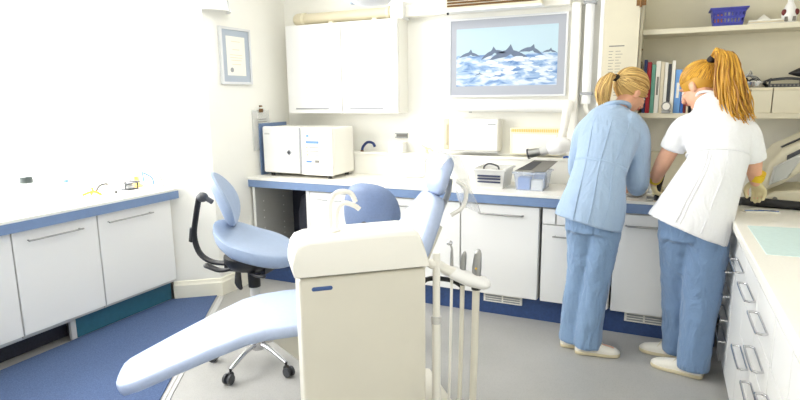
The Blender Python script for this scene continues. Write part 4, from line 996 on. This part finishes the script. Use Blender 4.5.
# second stool, behind the spittoon
s1 = V((-1.52, 2.92, 0))
t = thing('round_stool', s1, 'blue round-backed stool behind the spittoon cabinet', 'stool')
castors(t, s1, .24, 5, .7, 'chrome', .10)
MB().cyl(s1+V((0, 0, .09)), s1+V((0, 0, .52)), .026, 20).build('gas_column', 'lightgrey', t, smooth=True)
MB().lathe(s1+V((0, 0, .50)), [(.06, 0), (.15, .02), (.20, .04), (.205, .06), (.19, .085), (.12, .095), (0, .092)], 36).build('seat', 'stoolblue', t, smooth=True)
MB().tube([s1+V((0, 0, .515)), s1+V((.04, -.20, .515)), s1+V((.045, -.235, .58)), s1+V((.045, -.225, .80))], [(.022, .010)]*4, 12, 4, cap=True).build('back_arm', 'black', t, smooth=True)
rg = []; bc2 = s1+V((.045, -.185, .865)); n2 = V((.1, 1, .1)).normalized(); s2 = V((1, -.1, 0)).normalized(); u2 = V((0, 0, 1))
def b2(a, rr, f):
    cx_, sy_ = math.cos(a), math.sin(a); p_ = 2.6
    k = (abs(cx_)**p_+abs(sy_)**p_)**(-1/p_)
    x_ = cx_*k*.19*rr*(1-.10*max(0, sy_)); z_ = sy_*k*.165*rr
    return bc2+s2*x_+u2*z_+n2*(.05*(x_/.19)**2+f)
for rr, f_ in ((.3, -.03), (.75, -.03), (.94, -.02), (1.0, 0), (.95, .016), (.75, .022), (.3, .018)): rg.append([b2(a, rr, f_) for a in ang])
MB().rings(rg).build('backrest', 'stoolblue', t, smooth=True)
# ------------------------------------------------------------------ people
def frame_of(f, up=(0, 0, 1)):
    f = V(f).normalized(); s = f.cross(V(up)).normalized(); u = s.cross(f).normalized()
    return f, s, u
def add_head(m, c, face, up):
    f, s, u = frame_of(face, up); R_ = Matrix((s, f, u)).transposed(); c = V(c)
    m.sph(c+u*.030-f*.012, .074, .094, .085, R_, 28)
    m.sph(c+f*.022-u*.030, .058, .070, .080, R_, 24)
    m.sph(c+f*.055-u*.088, .030, .028, .024, R_, 16)
    m.tube([c+f*.088+u*.008, c+f*.104-u*.012, c+f*.112-u*.030], [.009, .011, .014], 12, 3, cap=True)
    m.sph(c+f*.086-u*.058, .022, .012, .009, R_, 14)
    for k in (-1, 1):
        m.sph(c+f*.074+s*.030*k-u*.022, .022, .018, .020, R_, 14)
        m.sph(c+f*.080+s*.030*k+u*.022, .022, .012, .008, R_, 14)
        m.sph(c+s*.071*k-f*.004-u*.012, .010, .020, .032, R_, 16)
        m.sph(c+s*.076*k-f*.012-u*.006, .008, .014, .022, R_, 12)
    return f, s, u, R_
def add_hand(m, W, d, n, curl=.9, thumb=1, k=1.0, g=0):
    W = V(W); d = V(d).normalized(); n = (V(n)-d*V(n).dot(d)).normalized(); s = d.cross(n).normalized()*thumb
    m.tube([W-d*.02, W+d*.015, W+d*.05, W+d*.082], [(.026*k, .018*k), (.032*k, .017*k), (.040*k, .015*k), (.038*k, .013*k)], 16, 3, up=s, cap=True)
    for i, (o, L_) in enumerate(((.030, .074), (.010, .083), (-.010, .077), (-.029, .060))):
        p = W+d*.075+s*o*k; a = 0; pts = [p]; r = [.0095+g]
        for j, fr_ in enumerate((.45, .31, .24)):
            a += curl*(.55, .75, .5)[j]*(1+.06*i)
            p = p+(d*math.cos(a)+n*math.sin(a))*L_*fr_*k; pts.append(p); r.append((.0088, .008, .0068)[j]+g)
        m.tube(pts, r, 10, 2, cap=True)
    b = W+d*.022+s*.026*k
    m.tube([b, b+(s*.8+d*.6+n*.5).normalized()*.032*k, b+(s*.55+d*.75+n*.9).normalized()*.060*k, b+(s*.25+d*.8+n*1.0).normalized()*.082*k], [.014+g, .0115+g, .010+g, .008+g], 10, 3, cap=True)
def shoe(heel, toe, name, t, L_=.250):
    h = V((heel[0], heel[1], 0)); d = (V((toe[0], toe[1], 0))-h).normalized(); s = V((-d.y, d.x, 0)); z = V((0, 0, 1))
    prof = [(0, .018, .06), (.012, .030, .075), (.04, .036, .083), (.08, .037, .080), (.12, .038, .068), (.16, .044, .056), (.20, .045, .046), (.23, .036, .036), (.245, .022, .026), (.252, .008, .02)]
    g = []
    for x, w_, hh in prof:
        c = h+d*x*L_/.25; g.append([c+s*w_*math.copysign(abs(math.cos(a))**.8, math.cos(a))+z*(.018+(hh-.012)*(max(0, math.sin(a))**.8)) for a in [2*PI*j/24 for j in range(24)]])
    o = MB().rings(g).build(name, 'shoe', t, smooth=True)
    P = [(x*L_/.25, w_+.004) for x, w_, hh in prof]
    out = [h+d*(x+.0)+s*w_ for x, w_ in P]+[h+d*x-s*w_ for x, w_ in P[::-1]]
    MB().extr([p+z*.001 for p in out], (0, 0, .019)).build('sole', 'sole', o, bevel=.004)
    MB().tube([h+d*(.15)-s*.030+z*.052, h+d*.135+z*.078, h+d*.15+s*.030+z*.052], .003, 8, 4).tube([h+d*(.10)-s*.038+z*.055, h+d*.098+z*.088, h+d*.10+s*.038+z*.055], .003, 8, 4).build('stitching', 'creamcover', o, smooth=True)
    return o
def tone(m, n0, rnd):
    ly = m.bm.faces.layers.float.get('tone') or m.bm.faces.layers.float.new('tone')
    m.bm.faces.ensure_lookup_table(); v = rnd.uniform(0, .85)
    for i in range(n0, len(m.bm.faces)): m.bm.faces[i][ly] = v
def on_surf(P, R, u, a, up, off=.0):
    x = u*(len(P)-1); i = min(int(x), len(P)-2); f = x-i; c = V(P[i])*(1-f)+V(P[i+1])*f
    ra = R[i][0]*(1-f)+R[i+1][0]*f; rb = R[i][1]*(1-f)+R[i+1][1]*f
    t = (V(P[i+1])-V(P[i])).normalized(); A = (V(up)-t*V(up).dot(t)).normalized(); Bv = t.cross(A)
    return c+A*math.cos(a)*(ra+off)+Bv*math.sin(a)*(rb+off)
def add_hair(t, c, fr_, tie, tail, mt, n=170, wid=.05, seed=1, curl=.01, fluff=1.0):
    f, s, u, R_ = fr_; c = V(c); rnd = random.Random(seed)
    E = (.081, .103, .094); cc = c+u*.034-f*.018
    m = MB(); m.sph(cc, *E, R_, 30); ly = m.bm.faces.layers.float.new('tone')
    for fc in m.bm.faces: fc[ly] = .45
    tv = R_.transposed() @ (V(tie)-cc)
    td = V((tv.x/E[0], tv.y/E[1], tv.z/E[2])).normalized()
    for k in range(n):
        az = 2*PI*k/n+rnd.uniform(-.02, .02)
        # start directions round the hair line: forehead, above the ears, nape
        yv = math.cos(az); xv = math.sin(az)
        zv = .25*max(0, yv)-.10 if yv > -.2 else -.10-.95*(-yv-.2)
        if k % 2: zv += rnd.uniform(.1, .9)*max(.2, yv)
        sd = V((xv, yv*.98, zv)).normalized()
        pts = []
        om = sd.angle(td)
        nst = 8
        for i in range(nst+1):
            q = i/nst; v = (sd*math.sin((1-q)*om)+td*math.sin(q*om))/max(.05, math.sin(om))
            v.normalize()
            k1 = 1.015+.03*math.sin(PI*q)+rnd.uniform(-.008, .012)
            pts.append(cc+R_ @ V((v.x*E[0]*k1, v.y*E[1]*k1, v.z*E[2]*k1)))
        pts[-1] = V(tie)+V((rnd.uniform(-.008, .008),)*3)
        n0 = len(m.bm.faces); m.tube(pts, [.002]+[.0036]*(nst-1)+[.003], 5, 2); tone(m, n0, rnd)
    m.build('hair', mt, t, smooth=True)
    m = MB()
    T = [V(p) for p in tail]
    for k in range(n):
        a = rnd.uniform(0, 2*PI); r = math.sqrt(rnd.random())
        L_ = rnd.uniform(.72, 1.0); pts = []; n_ = len(T)
        for i in range(n_):
            q = i/(n_-1)*L_; x = q*(n_-1); j = min(int(x), n_-2); g_ = x-j; p = T[j]*(1-g_)+T[j+1]*g_
            d = (T[j+1]-T[j]).normalized(); a1 = d.orthogonal().normalized(); a1 = (V((1, 0, 0))-d*d.x).normalized(); b1 = d.cross(a1)
            w_ = (.010+wid*math.sin(PI*min(1, q*1.05)*.62)**.9*(1-.35*max(0, q-.7)/.3))*fluff
            p = p+(a1*math.cos(a+q*.9)+b1*math.sin(a+q*.9)*.75)*r*w_
            p += V((rnd.uniform(-1, 1), rnd.uniform(-1, 1), rnd.uniform(-1, 1)))*curl*q
            pts.append(p)
        n0 = len(m.bm.faces); m.tube(pts, [.0036]*(n_-1)+[.001], 5, 3); tone(m, n0, rnd)
    m.build('ponytail', mt, t, smooth=True)
    d = (T[1]-T[0]).normalized()
    MB().tube([V(tie)+d*.002-d*.010, V(tie)+d*.012], [.020, .020], 18, cap=True).build('hair_tie', 'hairtie', t, smooth=True)

def eyes(t, c, fr_):
    f, s, u, R_ = fr_; c = V(c)
    for k in (-1, 1):
        e = c+f*.078+s*.028*k+u*.001
        o = MB().sph(e, .0115, .0115, .007, R_, 16).build('eye', 'eyewhite', t, smooth=True)
        MB().sph(e+f*.0088, .005, .0035, .005, R_, 12).build('iris', 'iris', o, smooth=True)
        MB().tube([e+u*.022-s*.016*k+f*.002, e+u*.026+f*.006, e+u*.020+s*.016*k], .0028, 8, 3, cap=True).build('eyebrow', 'duct', t, smooth=True)
    MB().tube([c+f*.090-u*.057-s*.020, c+f*.101-u*.056, c+f*.090-u*.057+s*.020], .0055, 8, 3, cap=True).build('mouth', 'lip', t, smooth=True)

# --- woman in blue
t = thing('person', (-.30, 3.30, 0), 'woman in pale blue tunic and trousers with fair ponytail, bending over the back worktop', 'person')
m = MB(); hc = V((-.178, 3.555, 1.515))
m.tube([(-.315, 3.28, .84), (-.31, 3.28, .92), (-.295, 3.31, 1.06), (-.27, 3.38, 1.24), (-.25, 3.43, 1.35)], [(.135, .10), (.14, .105), (.105, .08), (.13, .09), (.11, .06)], 20, 4, up=(1, 0, 0), cap=True)
m.tube([(-.25, 3.43, 1.35), (-.225, 3.475, 1.42), (-.195, 3.52, 1.47)], [.055, .048, .048], 16, 3, cap=True)
fr1 = add_head(m, hc, (.62, .56, -.54), (.2, .2, 1))
for hip, knee, ank, heel, toe in (((-.255, 3.27, .86), (-.285, 3.31, .49), (-.325, 3.285, .08), (-.372, 3.271), (-.136, 3.316)), ((-.375, 3.29, .86), (-.385, 3.35, .49), (-.42, 3.345, .08), (-.466, 3.330), (-.24, 3.385))):
    m.tube([hip, V(hip)*.5+V(knee)*.5, knee, V(knee)*.6+V(ank)*.4, ank], [.075, .068, .05, .048, .034], 16, 3, cap=True)
    h = V((heel[0], heel[1], 0)); dd_ = (V((toe[0], toe[1], 0))-h).normalized()
    m.tube([V(ank), h+dd_*.09+V((0, 0, .055)), h+dd_*.19+V((0, 0, .038))], [(.028, .03), (.026, .024), (.026, .014)], 12, 3, cap=True)
m.tube([(-.13, 3.435, 1.33), (-.122, 3.45, 1.16), (-.118, 3.46, 1.02), (-.115, 3.55, .985), (-.12, 3.63, .985)], [.045, .040, .036, .032, .025], 14, 3, cap=True)
m.tube([(-.385, 3.43, 1.34), (-.425, 3.45, 1.20), (-.44, 3.48, 1.06), (-.40, 3.57, .99), (-.355, 3.64, .985)], [.045, .040, .036, .032, .025], 14, 3, cap=True)
add_hand(m, (-.12, 3.64, .985), (-.10, .9, -.25), (0, -.3, -1), .7, 1)
add_hand(m, (-.345, 3.655, .985), (.30, .9, -.25), (0, -.3, -1), .7, -1)
m.build('body', 'skin', t, remesh=.0052, smoothit=3)
eyes(t, hc, fr1)
m = MB()
TP1 = [(-.347, 3.262, .790), (-.335, 3.268, .845), (-.322, 3.275, .92), (-.305, 3.30, 1.07), (-.285, 3.345, 1.18), (-.265, 3.395, 1.29), (-.25, 3.43, 1.375), (-.235, 3.455, 1.425)]
TR1 = [(.188, .150), (.184, .145), (.174, .138), (.143, .113), (.152, .118), (.165, .115), (.140, .085), (.072, .058)]
m.tube(TP1, TR1, 32, 4, up=(1, .05, 0))
m.tube([(-.165, 3.41, 1.345), (-.118, 3.44, 1.27), (-.105, 3.45, 1.13), (-.108, 3.465, 1.00), (-.112, 3.53, .965)], [(.075, .065), (.066, .066), (.060, .064), (.060, .062), (.052, .05)], 20, 4, cap=True)
m.tube([(-.345, 3.41, 1.345), (-.405, 3.43, 1.28), (-.435, 3.455, 1.17), (-.445, 3.49, 1.05), (-.405, 3.56, .99)], [(.075, .065), (.064, .062), (.056, .056), (.054, .054), (.046, .046)], 20, 4, cap=True)
m.build('tunic', 'scrub', t, remesh=.0085, smoothit=6, disp=.012, dscale=.16)
rgc = [(-.248+.074*math.cos(a), 3.452+.058*math.sin(a), 1.428+.020*math.cos(a)*.4-.03*math.sin(a)) for a in [2*PI*k/24 for k in range(25)]]
MB().tube(rgc, .012, 10).build('collar', 'scrub', t, smooth=True)
UP1 = (1, .05, 0)
for a in (-1.55, -1.05, -2.05):
    MB().tube([on_surf(TP1, TR1, u, a+(.25*(u-.3) if a == -1.05 else -.25*(u-.3) if a == -2.05 else 0), UP1, .0) for u in (.03, .15, .3, .43, .57, .7, .8)], (.0032), 8, 3).build('back_seam', 'scrub', t, smooth=True)
MB().tube([on_surf(TP1, TR1, 3.35/7, a, UP1, .0) for a in [-2.75+.24*k for k in range(11)]], [(.010, .004)]*11, 10, 2, up=(0, 0, 1)).build('half_belt', 'scrub', t, smooth=True)
m = MB(); m.tube([(-.255, 3.275, .855), (-.262, 3.29, .72), (-.282, 3.315, .49), (-.308, 3.305, .25), (-.318, 3.29, .035)], [(.098, .115), (.092, .10), (.078, .082), (.075, .080), (.078, .078)], 24, 4, up=(1, 0, 0))
m.tube([(-.385, 3.285, .855), (-.378, 3.31, .72), (-.385, 3.35, .49), (-.408, 3.355, .25), (-.415, 3.35, .035)], [(.095, .115), (.090, .10), (.076, .082), (.072, .076), (.074, .076)], 24, 4, up=(1, 0, 0))
m.tube([(-.32, 3.28, .74), (-.32, 3.28, .92)], [(.15, .12), (.15, .115)], 28, up=(1, 0, 0))
m.build('trousers', 'trouser', t, remesh=.009, smoothit=5, disp=.020, dscale=.12)
shoe((-.385, 3.268), (-.136, 3.316), 'shoe', t); shoe((-.478, 3.328), (-.24, 3.385), 'shoe', t)
add_hair(t, hc, fr1, (-.255, 3.485, 1.595), [(-.255, 3.485, 1.595), (-.290, 3.455, 1.602), (-.312, 3.435, 1.56), (-.318, 3.43, 1.50), (-.305, 3.43, 1.43)], 'hair_fair', 330, .034, 3, .006)

# --- woman in white
t = thing('person', (.2, 3.28, 0), 'woman in white short-sleeved tunic and blue trousers with long golden ponytail', 'person')
m = MB(); hc = V((.168, 3.470, 1.538))
m.tube([(.175, 3.27, .84), (.18, 3.27, .92), (.225, 3.285, 1.08), (.25, 3.33, 1.24), (.245, 3.365, 1.35)], [(.12, .09), (.12, .095), (.09, .075), (.105, .08), (.10, .055)], 20, 4, up=(1, -.1, 0), cap=True)
m.tube([(.245, 3.365, 1.35), (.215, 3.41, 1.44), (.185, 3.44, 1.51)], [.056, .050, .050], 16, 3, cap=True)
fr2_ = add_head(m, hc, (-.70, .50, -.52), (-.1, .2, 1))
for hip, knee, ank, heel, toe in (((.245, 3.25, .86), (.245, 3.26, .49), (.235, 3.225, .08), (.282, 3.211), (-.001, 3.292)), ((.12, 3.29, .86), (.135, 3.37, .49), (.155, 3.425, .08), (.21, 3.415), (-.03, 3.458))):
    m.tube([hip, V(hip)*.5+V(knee)*.5, knee, V(knee)*.6+V(ank)*.4, ank], [.078, .070, .052, .050, .035], 16, 3, cap=True)
    h = V((heel[0], heel[1], 0)); dd_ = (V((toe[0], toe[1], 0))-h).normalized()
    m.tube([V(ank), h+dd_*.09+V((0, 0, .055)), h+dd_*.19+V((0, 0, .038))], [(.028, .03), (.026, .024), (.026, .014)], 12, 3, cap=True)
WL, WR = V((-.022, 3.565, .995)), V((.470, 3.47, 1.035))
m.tube([(.115, 3.38, 1.315), (.068, 3.41, 1.24), (.020, 3.44, 1.13), (-.006, 3.50, 1.055), WL], [.044, .046, .043, .037, .026], 16, 4, cap=True)
m.tube([(.380, 3.33, 1.31), (.415, 3.36, 1.23), (.438, 3.39, 1.155), (.452, 3.44, 1.10), WR], [.050, .045, .042, .038, .026], 16, 4, cap=True)
add_hand(m, WL, (.05, .75, -.65), (1, 0, 0), .8, 1, .80, -.0022)
add_hand(m, WR, (.30, .62, -.55), (-.3, -.5, -.8), .8, 1, .80, -.0022)
m.build('body', 'skin', t, remesh=.0052, smoothit=3)
eyes(t, hc, fr2_)
m = MB()
TP2 = [(.150, 3.238, .800), (.168, 3.243, .85), (.190, 3.25, .92), (.232, 3.27, 1.04), (.262, 3.285, 1.14), (.268, 3.31, 1.20), (.264, 3.34, 1.29), (.252, 3.365, 1.390), (.228, 3.395, 1.455), (.215, 3.41, 1.488)]
TR2 = [(.203, .175), (.196, .168), (.184, .155), (.160, .132), (.140, .114), (.143, .114), (.164, .114), (.150, .092), (.092, .074), (.064, .060)]
m.tube(TP2, TR2, 32, 4, up=(.97, -.22, 0))
m.tube([(.175, 3.36, 1.340), (.115, 3.375, 1.325), (.078, 3.395, 1.26), (.058, 3.41, 1.205)], [(.07, .07), (.063, .066), (.060, .064), (.063, .068)], 24, 4)
m.tube([(.33, 3.34, 1.335), (.385, 3.33, 1.30), (.415, 3.35, 1.23), (.432, 3.375, 1.165)], [(.074, .07), (.062, .066), (.058, .062), (.061, .066)], 24, 4)
m.build('tunic', 'whitecloth', t, remesh=.0085, smoothit=5, disp=.012, dscale=.16)
rgc = [(.215+.060*math.cos(a), 3.41+.056*math.sin(a), 1.480-.010*math.cos(a)-.03*math.sin(a)) for a in [2*PI*k/24 for k in range(25)]]
MB().tube(rgc, .007, 10).build('collar', 'whitecloth', t, smooth=True)
# bust seam with a row of gathers below it
UP2 = (.97, -.22, 0)
MB().tube([on_surf(TP2, TR2, (4.75+.18*math.cos(a))/9, a, UP2, .0) for a in [2*PI*k/40 for k in range(41)]], (.006), 8).build('waist_seam', 'whitecloth', t, smooth=True)
for a, w_ in ((-1.75, .005), (-1.64, .005), (-1.1, .004)):
    MB().tube([on_surf(TP2, TR2, u, a, UP2, -.001) for u in (.055, .13, .27, .4, .52)], [(w_, .004)]*4+[(.003, .004)], 8, 4, up=UP2).build('pleat', 'whitecloth', t, smooth=True)
m = MB(); m.tube([(.250, 3.25, .87), (.252, 3.255, .72), (.248, 3.265, .49), (.240, 3.245, .25), (.238, 3.228, .04)], [(.108, .125), (.106, .115), (.094, .098), (.086, .09), (.082, .085)], 24, 4, up=(1, 0, 0))
m.tube([(.115, 3.285, .87), (.120, 3.31, .72), (.135, 3.37, .49), (.150, 3.41, .25), (.156, 3.42, .04)], [(.105, .12), (.100, .112), (.088, .092), (.080, .084), (.078, .08)], 24, 4, up=(1, 0, 0))
m.tube([(.185, 3.27, .74), (.185, 3.27, .92)], [(.16, .125), (.155, .115)], 28, up=(1, 0, 0))
m.build('trousers', 'trouser2', t, remesh=.009, smoothit=5, disp=.022, dscale=.12)
shoe((.286, 3.209), (-.001, 3.292), 'shoe', t, .265); shoe((.21, 3.415), (-.03, 3.458), 'shoe', t)
add_hair(t, hc, fr2_, (.212, 3.43, 1.675), [(.212, 3.43, 1.675), (.250, 3.40, 1.712), (.280, 3.365, 1.655), (.292, 3.34, 1.565), (.312, 3.32, 1.475), (.345, 3.30, 1.40), (.385, 3.29, 1.345)], 'hair_gold', 440, .062, 5, .016)
for W_, d_, n_, th_, nm in ((WL, (.05, .75, -.65), (1, 0, 0), 1, 'l'), (WR, (.30, .62, -.55), (-.3, -.5, -.8), 1, 'r')):
    g = MB(); add_hand(g, W_, d_, n_, .8, th_, .92, .0022); o = g.build('glove', 'glove', t, remesh=.0034, smoothit=2)
    lab(o, 'pale latex glove')
    d = V(d_).normalized(); up_ = V(n_)
    e = ((.0, -.35, .94) if nm == 'r' else (.15, -.6, .78)); e = V(e).normalized()
    lab(MB().tube([W_-d*.008, W_+e*.025, W_+e*.055], [.031, .037, .041], 20, 2).build('glove_cuff', 'glovecuff', o, smooth=True), 'yellow cuff')
# ------------------------------------------------------------------ light and camera
w = bpy.data.worlds.new('world'); scene.world = w; w.use_nodes = True
bg = w.node_tree.nodes['Background']; bg.inputs[0].default_value = (1, 1, 1, 1); bg.inputs[1].default_value = SKY
def light(name, kind, loc, rot, **k):
    l = bpy.data.lights.new(name, kind)
    for a, b in k.items(): setattr(l, a, b)
    o = bpy.data.objects.new(name, l); COL.objects.link(o); o.location = loc; o.rotation_euler = rot
    return o
p = light('window_portal', 'AREA', (-3.96, (WY0+WY1)/2, (WZ0+WZ1)/2), (0, math.radians(-90), 0), shape='RECTANGLE', size=WZ1-WZ0, size_y=WY1-WY0)
p.data.cycles.is_portal = True
cam = bpy.data.cameras.new('camera'); co = bpy.data.objects.new('camera', cam); COL.objects.link(co)
co.location = (0, 0, 1.5)
yaw, pit, rol = math.radians(24.907), math.radians(10.351), math.radians(.661)
fwd = V((-math.sin(yaw)*math.cos(pit), math.cos(yaw)*math.cos(pit), -math.sin(pit))); right = V((math.cos(yaw), math.sin(yaw), 0)); down = fwd.cross(right)
r_ = right*math.cos(rol)+down*math.sin(rol); d_ = down*math.cos(rol)-right*math.sin(rol)
co.rotation_euler = Matrix((r_, -d_, -fwd)).transposed().to_euler()
cam.sensor_width = 36; cam.lens = 25.328; cam.clip_start = .02
scene.camera = co
vs = scene.view_settings; vs.view_transform = 'Standard'; vs.look = 'None'; vs.gamma = 1; vs.exposure = EXPOSURE; vs.use_curve_mapping = False
scene.display_settings.display_device = 'sRGB'
try:
    scene.cycles.max_bounces = 10; scene.cycles.diffuse_bounces = 6; scene.cycles.transparent_max_bounces = 12
    scene.cycles.caustics_reflective = False; scene.cycles.caustics_refractive = False
    scene.cycles.sample_clamp_indirect = 6
    scene.cycles.use_denoising = True
except Exception: pass
